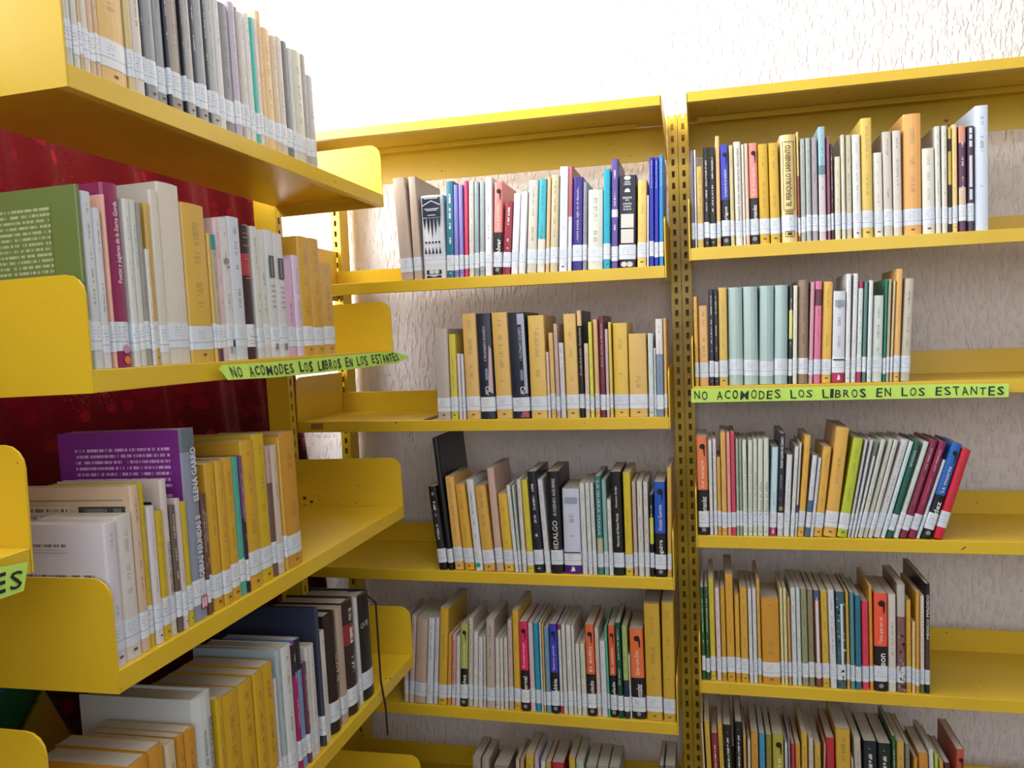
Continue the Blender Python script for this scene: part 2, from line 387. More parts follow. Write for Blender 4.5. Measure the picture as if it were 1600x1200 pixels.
def text_mesh(s, size, bold=0.0, align='CENTER', squeeze=1.0):
    cu = bpy.data.curves.new('t', 'FONT'); cu.body = s; cu.size = size; cu.align_x = align; cu.align_y = 'CENTER'; cu.offset = bold*size; cu.resolution_u = 2
    o = bpy.data.objects.new('t', cu); COL.objects.link(o); bpy.context.view_layer.update()
    me = bpy.data.meshes.new_from_object(o.evaluated_get(bpy.context.evaluated_depsgraph_get()))
    bpy.data.objects.remove(o); bpy.data.curves.remove(cu)
    for v in me.vertices: v.co.x *= squeeze
    return me
def spine_text(root, s, t, h, v0, v1, colour, fill=.6, up=True, off=0.0, bold=.012, name='title', y=-.0005):
    """title printed along the spine between fractions v0 and v1 of the height"""
    me = text_mesh(s, 1.0, bold); xs = [v.co.x for v in me.vertices]; ys = [v.co.y for v in me.vertices]
    wd, ht = max(xs)-min(xs), max(ys)-min(ys); cx, cy = (max(xs)+min(xs))/2, (max(ys)+min(ys))/2
    s1 = (v1-v0)*h/wd; s2 = min(t*fill/ht, s1*1.9); zc = (v0+v1)/2*h
    for v in me.vertices:
        a, b = (v.co.x-cx)*s1, (v.co.y-cy)*s2
        v.co = (off*t+(-b if up else b), y, zc+(a if up else -a))
    me.materials.clear(); me.materials.append(ink(colour)); me.name = name
    return link(name, me, root)
def quad_part(root, name, x0, x1, z0, z1, colour, y=-.0004):
    return mesh(name, [(x0, y, z0), (x1, y, z0), (x1, y, z1), (x0, y, z1)], [(0, 1, 2, 3)], ink(colour), root)
def disc_part(root, name, x, z, r, colour, y=-.0005, sx=1.0, n=12):
    return mesh(name, [(x+sx*r*math.cos(k*2*math.pi/n), y, z+r*math.sin(k*2*math.pi/n)) for k in range(n)], [tuple(range(n))], ink(colour), root)
def side_print(root, t, h, d, side, f0, f1, z0, z1, colour, inkc, rows, uf, name='cover_text', y0=.0):
    """lines of type on a cover: side -1 is the cover at local -x; f0, f1 fractions of the depth from the spine"""
    x = side*(t/2+.0004); vs = [(x, d*f0+y0, h*z0), (x, d*f1+y0, h*z0), (x, d*f1+y0, h*z1), (x, d*f0+y0, h*z1)]
    fs = [(0, 1, 2, 3) if side > 0 else (3, 2, 1, 0)]
    o = mesh(name, vs, fs, PRINT, root); setcol(o.data, [lin(colour)], [lin(inkc)[:3]+(1.0,)])
    uvl = o.data.uv_layers.new(name='UVMap'); uvv = [(uf, 0), (0, 0), (0, rows), (uf, rows)]
    for l in o.data.loops: uvl.data[l.index].uv = uvv[l.vertex_index]
    return o

def build_book(b):
    t, h, d = b['t'], b['h'], b['d']; o = b['opt']; c = b['col']
    root = thing('book', '', 'book', b['group'], b['mw'])
    hard = 'hard' in o; bulge = o.get('bulge', min(.004, t*.13)*(1.6 if hard else .6))
    bands = [(0, 1, c)]
    if 'P' in o:
        s = o.get('split', .46); bands = [(0, s, '15141a'), (s, 1, c)]
    for k in o.get('b', []): bands.append(k)
    pts = [(x0, x1, [cc for a0, a1, cc in bands if a0 <= (x0+x1)/2 <= a1][-1]) for x0, x1 in zip(*(lambda z: (z[:-1], z[1:]))(sorted({0.0, 1.0} | {q for k in bands for q in k[:2]})))]
    inkc = o.get('ink', 'e8e4dc' if lum(c) < .12 else ('8a6a1a' if c in (PAL['Y'], PAL['O']) else '4a4844'))
    inkon = 0.0 if ({'P', 'noink', 'txt'} & set(o)) else (.3 if 'mark' in o and lum(c) > .2 else (.45 if lum(c) > .12 else .7))
    side = o.get('side', c if 'P' not in o else c)
    co = link('cover', make_cover(t, h, d, pts, side, .0022 if hard else .0007, bulge, inkc, inkon), root)
    cc = .0024 if hard else .0009; ov = .0035 if hard else .0008
    x = t/2-cc
    Acc().box((-x, bulge+.004, ov if hard else .0006), (x, d-(.004 if hard else .0006), h-ov)).obj('page_block', PAGES, root)
    if 'nolabel' not in o:
        z0 = o.get('lz', .017+b['jit']*.0025); z1 = z0+.030+.002*b['jit2']
        e = .00035; n = 4; r = min(.0022, t*.22)
        xs = [-t/2-e, -t/2-e]+[-t/2+r*.7+(t-1.4*r)*k/n for k in range(n+1)]+[t/2+e, t/2+e]
        ys = [bulge+r+.010, bulge+r-e]+[bulge*(2*(-t/2+r*.7+(t-1.4*r)*k/n)/t)**2-e for k in range(n+1)]+[bulge+r-e, bulge+r+.010]
        strip('spine_label', xs, ys, z0, z1, random.choice(['d2d9e2', 'cfd5de', 'd8dce2']), '8490ac', .6, 1, LABEL, root, 0)
    if 'P' in o:
        disc_part(root, 'emblem', 0, .0105, min(.0042, t*.3), '8e8a90', -.0008)
        s = o.get('split', .46)
        disc_part(root, 'ornament', t*.05, h*.90, min(.006, t*.28), '2a1c1a', -.0009)
        mesh('ornament_tail', [(t*.12, -.0009, h*.895), (t*.30, -.0009, h*.88), (t*.28, -.0009, h*.80), (t*.2, -.0009, h*.80)], [(0, 1, 2, 3)], ink('2a1c1a'), root)
        spine_text(root, o.get('author', 'ndez'), t, h, .040/h, .39, 'e6e2dc', .5, off=.08, name='author')
        spine_text(root, o.get('ptxt', 'La muerte'), t, h, s+.03, .76, 'f0dcd0', .34, bold=0, off=.02)
    elif 'mark' in o or (c in (PAL['Y'], PAL['O'], PAL['y']) and 'nomark' not in o):
        m = min(.0036, t*.2); quad_part(root, 'publisher_mark', -m*.8, m*.8, .008, .008+m*.8, '6a5220' if lum(c) > .12 else 'b8b4ac', -.0004)
    for tx in o.get('txt', []): spine_text(root, tx[0], t, h, *tx[1:])
    if 'fn' in o: o['fn'](root, t, h, d)
    return root

# ---- rows of books read off the photograph: positions on the spine plane of a known shelf
ROWS = []
def row(shelf_key, ox, oy, s, data, opts={}, mode='base', ym=None):
    """each entry: x-left x-right x-top y-top colour [flags]; in the pixels of an enlarged crop (origin ox, oy, scale s)"""
    for i, e in enumerate(x for x in data.strip().split('\n')):
        f = e.split(); xl, xr = ox+float(f[0])/s, ox+float(f[1])/s
        xt = None if f[2] == '-' else ox+float(f[2])/s
        yt = float(f[3][1:])/1000 if f[3].startswith('h') else oy+float(f[3])/s
        o = {}
        for g in f[5:]:
            if g in opts: o.update(opts[g])
            elif ':' in g:
                a, b_, c_ = g.split(':'); o.setdefault('b', []).append((float(a), float(b_), colr(c_)))
            elif '=' in g: k, v = g.split('='); o[k] = float(v)
            else: o[g] = True
        ROWS.append(dict(key=shelf_key, xl=xl, xr=xr, xt=xt, yt=yt, hm=f[3].startswith('h'), col=colr(f[4]), opt=o, mode=mode, ym=None if ym is None else oy+ym/s))

# ---------- decorations used by single books
def fn_panel_frame(root, t, h, d):
    w_ = t*.36
    for (x0, x1, z0, z1) in ((-w_, -w_+.0012, .30, .935), (w_-.0012, w_, .30, .935)): quad_part(root, 'spine_rule', x0, x1, h*z0, h*z1, '4a3c22', -.0012)
    for z in (.30, .93): quad_part(root, 'spine_rule', -w_, w_, h*z, h*(z+.006), '4a3c22', -.0012)
    spine_text(root, 'EL PERIQUILLO SARNIENTO', t, h, .34, .90, '4a3c22', .40, y=-.0012)
    spine_text(root, 'SEPAN CUANTOS', t, h, .25, .285, '4a3c22', .9, up=True, y=-.0012) if False else None
    for z in (.262, .282): quad_part(root, 'spine_rule', -w_*.8, w_*.7, h*z, h*(z+.009), '5a4a2c', -.0012)
    for (x0, x1, z0, z1) in ((-w_*.8, w_*.8, .05, .056), (-w_*.8, w_*.8, .10, .106), (-w_*.8, -w_*.7, .05, .106), (w_*.7, w_*.8, .05, .106)): quad_part(root, 'spine_rule', x0, x1, h*z0, h*z1, '4a3c22', -.0012)
    quad_part(root, 'publisher_mark', -w_*.4, w_*.4, h*.067, h*.09, '3a3020', -.0013)
def fn_triangles(root, t, h, d):
    y = -.0008; nv = '1d2338'; w_ = t*.40
    quad_part(root, 'printed_panel', -w_, w_, h*.735, h*.97, nv, y)
    mesh('printed_gable', [(-w_, y-.0003, h*.88), (0, y-.0003, h*.935), (w_, y-.0003, h*.88), (w_, y-.0003, h*.87), (0, y-.0003, h*.925), (-w_, y-.0003, h*.87)], [(0, 5, 4, 1), (1, 4, 3, 2)], ink('d0d4da'), root)
    quad_part(root, 'printed_rule', -w_*.75, w_*.75, h*.955, h*.963, 'd0d4da', y-.0003)
    for z, k in ((.83, .8), (.812, .6), (.755, .45)): quad_part(root, 'printed_rule', -w_*k, w_*k, h*z, h*(z+.009), 'c8ccd4', y-.0003)
    for k in range(5):
        x = -w_+2*w_*(k+.5)/5; dz = (.50, .44, .38, .44, .52)[k]
        mesh('printed_triangle', [(x-w_*.19, y, h*.725), (x+w_*.19, y, h*.725), (x, y, h*(dz+.08))], [(0, 1, 2)], ink(nv), root)
        disc_part(root, 'printed_dot', x*.92, h*.435, .0024, nv, y)
        mesh('printed_triangle', [(x-w_*.13, y, h*.30), (x+w_*.13, y, h*.30), (x-w_*.02, y, h*.39)], [(0, 1, 2)], ink(nv), root)
    quad_part(root, 'printed_panel', -w_*.8, w_*.85, h*.055, h*.105, nv, y)
    mesh('printed_wedge', [(-w_*.9, y, h*.012), (w_*.9, y, h*.012), (w_*.7, y, h*.042), (0, y, h*.02), (-w_*.7, y, h*.042)], [(0, 3, 4), (0, 1, 3), (1, 2, 3)], ink(nv), root)
    disc_part(root, 'publisher_mark', -w_*.25, h*.082, .0045, 'c8ccd4', y-.0003, 1.3); disc_part(root, 'publisher_mark', w_*.3, h*.082, .0045, 'c8ccd4', y-.0003, 1.3)
def fn_blocks(root, t, h, d):
    y = -.0012; w_ = t*.37
    for s_, z, k in (('EUROPA', .925, .45), ('LA BURGUESIA', .90, .55), ('DE LA', .73, .30), ('EMERGENCIA', .755, .75), ('LITERATURA', .69, .70), ('MODERNA', .66, .6), ('DEL SIGLO XX', .63, .65)):
        me = text_mesh(s_, 1, .02); xs = [v.co.x for v in me.vertices]; ys = [v.co.y for v in me.vertices]; wd, ht = max(xs)-min(xs), max(ys)-min(ys)
        for v in me.vertices: v.co = ((v.co.x-(max(xs)+min(xs))/2)*w_*2*k/wd, y, h*z+(v.co.y-(max(ys)+min(ys))/2)*h*.02/ht)
        me.materials.clear(); me.materials.append(ink('d8d8d4')); link('title', me, root)
    n = 10; mesh('printed_dome', [(w_*.45*math.cos(math.pi*k/n), y, h*.815+w_*.6*math.sin(math.pi*k/n)) for k in range(n+1)], [tuple(range(n+1))], ink('d8d8d4'), root)
    disc_part(root, 'publisher_mark', 0, h*.968, .0042, 'c8d8c0', y, 1.6)
    quad_part(root, 'printed_block', -w_, w_, h*.43, h*.58, 'd2d0c6', y); quad_part(root, 'printed_block', -w_, w_, h*.265, h*.415, 'd2d0c6', y)
    for x in (-w_*.5, w_*.4): disc_part(root, 'publisher_mark', x, h*.035, .0052, 'c8c8c8', y, 1.2)
def fn_pennant(root, t, h, d):
    y = -.0004; mesh('publisher_mark', [(-t*.12, y, .005), (t*.14, y, .006), (t*.1, y, .013), (-t*.02, y, .0155), (-t*.05, y, .012)], [(0, 1, 2, 3, 4)], ink('e8e0e4'), root)
def fn_greyblock(root, t, h, d):
    fn_pennant(root, t, h, d)
    for z in (.83, .85, .87, .89): quad_part(root, 'printed_rule', -t*.38, t*.38, h*z, h*(z+.013), '8e97a6', -.0008)
    quad_part(root, 'printed_rule', -t*.48, t*.48, h*.245, h*.26, '3a2c44', -.0008)
def fn_emblem_green(root, t, h, d): disc_part(root, 'emblem', -t*.05, .0125, t*.33, '2a9a86', -.0006)
def fn_pink_photo(root, t, h, d):
    mesh('printed_photo', [(t*.12, -.0006, h*.26), (t*.44, -.0006, h*.24), (t*.44, -.0006, h*.66), (t*.28, -.0006, h*.70), (t*.2, -.0006, h*.5)], [(0, 1, 2, 3, 4)], ink('c9a9b4'), root)
    spine_text(root, 'CUENTOS COMPLETOS 2', t, h, .55, .88, 'cfd4e2', .16, up=False, off=0, bold=0, y=-.0008)
    spine_text(root, 'Cor', t, h, .225, .31, 'e8e8ea', .30, up=False, off=.05, y=-.0008)
    quad_part(root, 'printed_block', -t*.05, t*.14, h*.37, h*.48, '7c88a4', -.0008)
def fn_white_photo(root, t, h, d):
    quad_part(root, 'printed_photo', t*.06, t*.47, h*.235, h*.985, 'a8b0c0', -.0006)
    quad_part(root, 'printed_photo', t*.06, t*.28, h*.245, h*.885, '1e2234', -.0008)
    spine_text(root, 'CUENTOS COMPLETOS 1', t, h, .55, .86, 'cfd4e2', .15, up=False, off=.16, bold=0, y=-.001)
    spine_text(root, 'Cor', t, h, .225, .30, 'e8e8ea', .28, up=False, off=.16, y=-.001)
    quad_part(root, 'printed_block', t*.08, t*.24, h*.36, h*.46, '7c88a4', -.001)
    mesh('printed_photo', [(-t*.05, -.0006, .002), (t*.47, -.0006, .002), (t*.42, -.0006, .014), (t*.1, -.0006, .015)], [(0, 1, 2, 3)], ink('a85a60'), root)
def fn_white_strip(root, t, h, d): quad_part(root, 'title_panel', -t*.24, t*.22, h*.09, h*.90, 'd8cfd4', -.0006)
def fn_teal_pattern(root, t, h, d):
    quad_part(root, 'title_panel', -t*.02, t*.25, h*.24, h*.88, 'ccd4d6', -.0008)
    rr = random.Random(3)
    for k in range(34):
        x, z_ = rr.uniform(-.42, .42)*t, rr.uniform(.03, .97)*h
        disc_part(root, 'printed_leaf', x, z_, rr.uniform(.0012, .003), rr.choice(['20343c', '86a2a2', '2c4a58', '9ab4b0']), -.0006, rr.uniform(.5, 1.2), 6)
def fn_mauve(root, t, h, d):
    rr = random.Random(5)
    for k in range(26):
        x, z_ = rr.uniform(-.40, .40)*t, rr.uniform(.02, .70)*h
        disc_part(root, 'printed_spot', x, z_, rr.uniform(.0012, .0032), rr.choice(['4a2e30', '9a7a78', '5c3c40', 'a08c88']), -.0008, rr.uniform(.5, 1.3), 6)
def fn_white_blocks(root, t, h, d):
    for z0, z1 in ((.80, .86), (.875, .92), (.93, .98), (.42, .72), (.30, .40)): quad_part(root, 'printed_block', -t*.25, t*.2, h*z0, h*z1, 'd6d4de', -.0008)
def fn_photo_k(root, t, h, d):
    disc_part(root, 'printed_face', 0, h*.27, t*.45, '8e7a66', -.0008, .9); disc_part(root, 'printed_face', -t*.12, h*.36, t*.3, '5a4a44', -.0009, .8)
    spine_text(root, 'LOPEZ DE SANTA ANNA', t, h, .66, .96, 'dcdce4', .42, up=False); spine_text(root, 'seductor', t, h, .46, .60, 'a8a8b4', .3, up=False, bold=0)
def fn_two_pics(root, t, h, d):
    quad_part(root, 'printed_photo', -t*.28, t*.30, h*.63, h*.80, '4a484e', -.0008); quad_part(root, 'printed_photo', -t*.12, t*.12, h*.64, h*.79, '7c7a80', -.001)
    for z in (.40, .44, .48, .52, .56): quad_part(root, 'printed_rule', -t*.2, t*.25, h*z, h*(z+.01), '9aa0a2', -.0008)
    quad_part(root, 'publisher_mark', -t*.15, t*.15, h*.06, h*.11, '7a8088', -.0008)
def fn_deer(root, t, h, d):
    disc_part(root, 'printed_animal', -t*.05, h*.70, t*.26, '8c8680', -.0008, 1.3, 9); disc_part(root, 'printed_animal', t*.2, h*.66, t*.1, '6a6460', -.0008)
    quad_part(root, 'printed_block', t*.05, t*.32, h*.095, h*.145, '383c50', -.0008); quad_part(root, 'printed_block', -t*.32, 0, h*.055, h*.1, '9a9ea6', -.0008)
def fn_gold_rules(root, t, h, d):
    for z in (.99, .93, .90, .84, .74, .60, .17, .12): quad_part(root, 'gilt_rule', -t*.44, t*.44, h*(z-.006), h*(z-.001), 'a89468', -.0012)
def fn_poetas(root, t, h, d):
    spine_text(root, 'Poetas y juglares de la Sierra Gorda', t, h, .46, .90, 'e6d4dc', .36, bold=.005, y=-.0012)
    disc_part(root, 'emblem', 0, h*.10, t*.2, 'c08aa0', -.001); disc_part(root, 'emblem', t*.02, h*.04, t*.17, 'd87838', -.001, 1.2)
def fn_green_side(root, t, h, d):
    side_print(root, t, h, d, -1, .20, .98, .10, .90, '66763c', 'a8ac86', 26, 62)
def fn_white_side(root, t, h, d):
    side_print(root, t, h, d, -1, .12, .80, .30, .66, 'cfcad2', '77727c', 9, 46); side_print(root, t, h, d, -1, .35, .82, .83, .875, 'cfcad2', '7e6a72', 1, 22, 'cover_title')
    o = side_print(root, t, h, d, -1, .34, .84, .80, .803, '8a7078', '8a7078', 1, 1, 'cover_rule')
def fn_photo_side(root, t, h, d):
    side_print(root, t, h, d, -1, .06, .46, .74, .88, '3c3a3c', '6e6c6c', 3, 4, 'cover_photo'); side_print(root, t, h, d, -1, .54, .92, .66, .88, 'cfc6ba', '77706a', 5, 22)
    side_print(root, t, h, d, -1, .08, .88, .915, .92, '77706a', '77706a', 1, 1, 'cover_rule')
def fn_photo_side2(root, t, h, d): side_print(root, t, h, d, -1, .10, .40, .66, .86, '26262c', '6a6a70', 3, 4, 'cover_photo')
def fn_purple_side(root, t, h, d):
    side_print(root, t, h, d, -1, .10, .86, .70, .92, '7a2c86', 'd0a8d4', 7, 60); side_print(root, t, h, d, -1, .10, .78, .58, .68, '7a2c86', 'd0a8d4', 3, 54)
    quad_part(root, 'spine_head', -t*.46, t*.46, h*.90, h*.998, '66707a', -.0004) if False else None
    spine_text(root, 'ELENA GARRO', t, h, .62, .90, 'c8ccd6', .40, off=.15, y=-.0012, bold=.03); spine_text(root, 'OBRAS REUNIDAS II', t, h, .22, .54, 'c8ccd6', .40, off=.15, y=-.0012, bold=.03)
    quad_part(root, 'publisher_mark', -t*.05, t*.38, h*.052, h*.12, 'b03848', -.0012); 
    for k in range(2): quad_part(root, 'publisher_mark', -t*.01+k*t*.19, t*.13+k*t*.19, h*.06, h*.112, 'd8c8cc', -.0014)
def fn_white_hard(root, t, h, d):
    side_print(root, t, h, d, -1, .38, .70, .80, .87, 'c2c6c6', '3a3c50', 2, 20, 'cover_title')
    spine_text(root, 'de la Revolucion mexicana', t, h, .35, .86, '34343c', .22, off=.12, y=-.001, bold=.0); spine_text(root, 'estudios de historia', t, h, .42, .80, '50505a', .16, off=-.18, y=-.001, bold=0)
def fn_ribbon(root, t, h, d):
    q_ = [(t*.1, d*.3, h+.001), (t*.52, .02, h-.004), (t*.56, -.006, h*.86), (t*.55, -.006, h*.45), (t*.50, -.007, h*.1), (t*.55, -.012, -.035), (t*.56, -.012, -.085)]
    vs = []; 
    for x, y, z_ in q_: vs += [(x-.0026, y, z_), (x+.0026, y-.001, z_)]
    o = mesh('bookmark_ribbon', vs, [(2*i, 2*i+1, 2*i+3, 2*i+2) for i in range(len(q_)-1)], ink('281418'), root)
    m = o.modifiers.new('solid', 'SOLIDIFY'); m.thickness = .0006
    spine_text(root, 'QUIJOTE', t, h, .70, .76, 'b8b8bc', .2, y=-.0012) if False else None
    me = text_mesh('QUIJ', 1, .01); xs = [v.co.x for v in me.vertices]; wd = max(xs)-min(xs)
    for v in me.vertices: v.co = ((v.co.x-wd/2)*t*.6/wd, -.0014, h*.73+v.co.y*t*.25)
    me.materials.clear(); me.materials.append(ink('b8b8bc')); link('title', me, root)
def fn_mexico(root, t, h, d): spine_text(root, 'MEXICO PERDIDO', t, h, .50, .90, 'd8d4d0', .55, y=-.0006)
def fn_puebla(root, t, h, d): spine_text(root, 'La muerte en los relatos', t, h, .5, .85, 'd8d4d0', .3, y=-.0006, bold=0)

OPT = dict(
 peri=dict(fn=fn_panel_frame, hard=True, noink=True), tri=dict(fn=fn_triangles, noink=True, hard=True, lz=.030), blk=dict(fn=fn_blocks, noink=True),
 pen=dict(fn=fn_pennant), gblk=dict(fn=fn_greyblock), teale=dict(fn=fn_emblem_green), cc2=dict(fn=fn_pink_photo, noink=True), cc1=dict(fn=fn_white_photo, noink=True),
 wstrip=dict(fn=fn_white_strip), tealp=dict(fn=fn_teal_pattern, noink=True), mauve=dict(fn=fn_mauve, noink=True), wblocks=dict(fn=fn_white_blocks, noink=True), photok=dict(fn=fn_photo_k, noink=True),
 pics=dict(fn=fn_two_pics, noink=True), deer=dict(fn=fn_deer), gilt=dict(fn=fn_gold_rules, noink=True, hard=True), poetas=dict(fn=fn_poetas, noink=True, hard=True),
 greenside=dict(fn=fn_green_side, d=.165), whiteside=dict(fn=fn_white_side, d=.14), photoside=dict(fn=fn_photo_side, d=.15), photoside2=dict(fn=fn_photo_side2, d=.14),
 purple=dict(fn=fn_purple_side, noink=True, side='7a2c86', d=.175), whard=dict(fn=fn_white_hard, noink=True, hard=True, d=.165), ribbon=dict(fn=fn_ribbon, noink=True, hard=True), mexico=dict(fn=fn_mexico, noink=True, d=.175),
 instalador=dict(ptxt='La muerte de un instalador', author='Enrigue'), comp=dict(ptxt='El complot mongol', author='Bernal'), gonz=dict(ptxt='Gonzalo Guerrero', author='Aguirre'), tenia=dict(ptxt='Tenia que ser asi', author='Leon'),
 hern=dict(author='Hernandez', ptxt='La sangre'), quien=dict(author='Gonzalez', ptxt='Quien como Dios'), eterno=dict(author='Labbia', ptxt='Eterno plural'), calz=dict(author='Alvar', ptxt='Las paredes'), tord=dict(author='Toledo', ptxt='El delfin'),
 hidalgo=dict(txt=[('HIDALGO', .215, .52, 'e2e0dc', .42, True, .0, .0, 'title', -.0009), ('EUGENIO AGUIRRE', .57, .93, 'd8d6d2', .26, True, .05, .0, 'author', -.0009)]),
 expe=dict(txt=[('Exequiel. Cosas nadan parece obscuridad', .24, .93, '5a5650', .42, True, .05, .0)]),
 guera=dict(txt=[('LA GUERA MARIA', .40, .95, 'c2d2ce', .5, False, .0, .0)]),
 mem=dict(txt=[('Memorias del Nuevo Mundo', .28, .60, 'd8d6d0', .26, True), ('Homero Aridjis', .66, .86, 'd8d6d0', .26, True)]),
 serieA=dict(txt=[('La muerte en los pasos', .22, .78, '8e9488', .4, True, .05, 0)]), serieB=dict(txt=[('La voz de Martha', .22, .66, '8e9488', .45, True, .05, 0)]), serieC=dict(txt=[('Marta al alba', .22, .56, '8e9488', .5, True, .05, 0)]),
 cuand=dict(txt=[('El ruido de la noche  Tomas Perez', .40, .84, 'd2c8c0', .36, True, 0, 0)]), bara=dict(txt=[('Rosa Delia y Beatriz', .5, .92, 'd8c8c8', .3, True, 0, 0)]),
 hocus=dict(txt=[('HOCUS', .74, .90, 'd8ccd2', .3, False, 0, .02)]), tuvo=dict(txt=[('LOS TEMPLOS', .70, .92, 'd8ccd2', .2, True, 0, .01), ('Historia general', .35, .62, 'd0b8c2', .16, True, 0, 0)]),
 blasco=dict(txt=[('BLASCO', .42, .66, 'a89880', .35, True, .12, .03, 'title', -.0018), ('IBANEZ', .74, .82, '8c7e6c', .3, True, .12, .0, 'title', -.0018), ('TOMO I', .29, .35, '8c7e6c', .3, True, .12, .0, 'title', -.0018)], hard=True),
 rocio=dict(txt=[('Roma y la edad de plata', .72, .97, 'd2d8ee', .34, True, 0, 0)]), villan=dict(txt=[('LAS NOVELAS DE SENSACIONAL', .25, .93, 'a82858', .5, True, 0, .01)]),
 caball=dict(txt=[('CABALLERO CON GATO', .25, .60, '4a4640', .4, True, 0, 0)], fn=fn_photo_side2, d=.14), purpl=dict(txt=[('...nueva poesia, siglo en el desvelo...', .30, .90, 'c8c4e8', .34, True, 0, 0)]),
)
row('R1', 1070, 190, 5.715, '''
48 80 40 262 6b6475 0:0.08:K
80 98 70 255 W noink
100 160 85 405 c9a95a
160 215 130 235 K mark
215 272 190 232 K mark
272 315 225 135 dcb478 mark
322 398 288 212 3a3fae P instalador
398 440 360 215 cdbf84
442 512 400 185 d6d2c8 expe
512 540 482 205 d6cdc4
540 575 495 200 d9b9a0
575 658 540 197 e58b80 P hern
660 755 622 205 cba328 mark
757 850 722 195 cca434 mark
856 1006 830 125 e0c684 peri back=0
1008 1030 970 95 dcc07c 0:0.05:8c3a3a 0.22:0.6:8c3a3a
1030 1080 1018 155 a8aea8
1080 1128 1062 150 a6aca8
1130 1190 1112 148 a69ca4
1195 1262 1180 50 8fb3bf 0:0.58:c3b8bb 0.58:0.66:5e8088
1268 1302 1255 130 a05a72
1305 1330 1285 200 3b3238
1335 1394 1330 315 d5cdb4''', OPT)
row('R1', 1310, 150, 5.219, '''
25 60 5 320 cfc8b2
60 112 50 320 c2bda4
118 190 95 320 d8d6d0 mark
190 285 170 185 d8b85a mark
290 370 270 465 dad6cc mark
372 450 340 295 c4beb2
450 525 430 285 cdc3b8
532 685 525 150 e0a65e mark d=.16
690 795 675 430 d8d5c8 mark
797 845 768 250 d2cfc6
847 895 835 245 cfcbbf
898 930 890 265 cbb64e 0.0:0.10:K 0.24:0.46:K 0.78:0.9:K
932 980 915 235 e6c684 mark
985 1050 975 245 55304a 0.84:1:c98a70 0.25:0.42:cdb79a
1055 1115 1050 245 4a3a4e wblocks
1120 1235 1115 80 cdd6e4 nolabel d=.17''', OPT)
row('R2', 1070, 420, 6.0, '''
75 115 55 265 d9a040 mark
118 208 105 350 d6a868
212 260 205 195 2a2836 mark
260 302 250 195 2a2836 mark
304 390 298 180 cfae55 mark
394 536 388 180 a9bfbb noink hard
538 680 535 172 a7bebb noink hard
682 823 685 165 a5bdbb noink hard
825 955 830 160 a3bcbc noink hard
958 996 968 160 2a3032 0.46:0.75:cfcf70
998 1042 1000 160 d8d2c4
1046 1148 1055 110 8e7864 hard''', OPT)
row('R2', 1250, 410, 6.0, '''
68 112 90 185 c99aa5
115 185 135 180 cf6f93 0.76:0.92:5b2d3c
188 285 210 185 dcae4a mark
290 412 305 275 c8ccd6 0:0.13:a82348 gblk
415 465 432 110 d8d8da mark
468 518 498 108 d4d4d8 mark
520 572 545 180 c9d3d3 0:0.13:a8325a 0.93:1:a01e58
575 615 600 180 4f7672
620 665 645 170 cfd4d0 mark
668 770 690 315 c4cac6
772 800 800 160 1f7a5a
800 835 830 160 b0a692
838 865 875 175 c8b286
868 935 905 65 d7a860 mark
940 1035 985 155 b9b1a0''', OPT)
row('R3', 1070, 650, 6.0, '''
118 220 85 195 e0794a P hern
222 258 205 225 d6d6d2
260 298 245 222 d6ccd0
298 335 285 390 cda24c mark
335 390 312 155 d8a85a mark
390 430 372 162 e59a94
430 475 415 160 c8455e
475 505 465 220 a9b4a4
505 535 492 222 90a592
535 580 528 228 cfd6c6 serieA mark
580 628 578 232 cdd4c6 serieA mark
628 672 625 222 cfd4c8 serieB mark
672 725 672 218 ccd0c4 serieC mark
725 780 725 215 cad2ca serieC mark
782 850 805 298 bcd7de 0:0.15:a8326a pen
855 915 868 165 2c2a3a 0:0.13:c8c8c8 photok
915 975 945 370 d2d4d8
978 1018 1025 290 cfd0d0
1020 1045 1065 255 c8c4bc 0.22:0.34:3a3a78
1045 1110 1115 190 d9a848 mark
1115 1165 1190 375 d2d4da 0:0.45:4a6a88
1165 1200 1245 400 d0d0dc
1200 1285 1290 300 d6a848 mark''', OPT)
row('R3', 1280, 650, 5.7125, '''
28 150 148 112 d8a850 mark
152 245 300 207 b2bd35 mark
247 275 408 217 c9c6c8
277 305 455 217 c6c9cc
307 335 505 232 cfd2d2 0.85:1:5e8060
338 385 550 217 c3c6ba
385 430 620 217 c2c2b8
430 475 665 222 c6c4be
475 545 735 222 c9c9c9
545 590 800 235 c6d6da
592 655 850 235 1f5a4c hocus
657 710 935 240 c2d0c6
712 785 990 228 7a2a45 tuvo
787 865 1070 242 8a2346 tuvo
867 900 1105 400 c8c8d8
905 1005 1165 255 1f5fae P
1015 1110 1240 305 c82238 lz=.022''', OPT)
row('R4', 1060, 860, 5.218, '''
180 212 150 305 2c5a34
212 246 190 302 2c5a34
248 296 210 228 c9b83e mark
300 342 272 310 d8c2c4
342 384 318 310 c69a32 mark
386 455 352 195 d29c3a mark
457 500 435 365 d0a040 mark
500 565 480 310 cfa03c mark
568 602 545 315 d2d2d2
602 638 582 315 d2d2d2
640 672 612 240 cfa550 mark
676 828 650 395 c98f30 mark
830 858 805 315 d8cf98
858 888 835 315 d8cf98
890 918 862 385 bf9258 mark
920 965 895 310 c9cfcf
965 1002 935 310 c9cfcf
1004 1060 970 320 8e9272
1060 1110 1025 322 8a8262''', OPT)
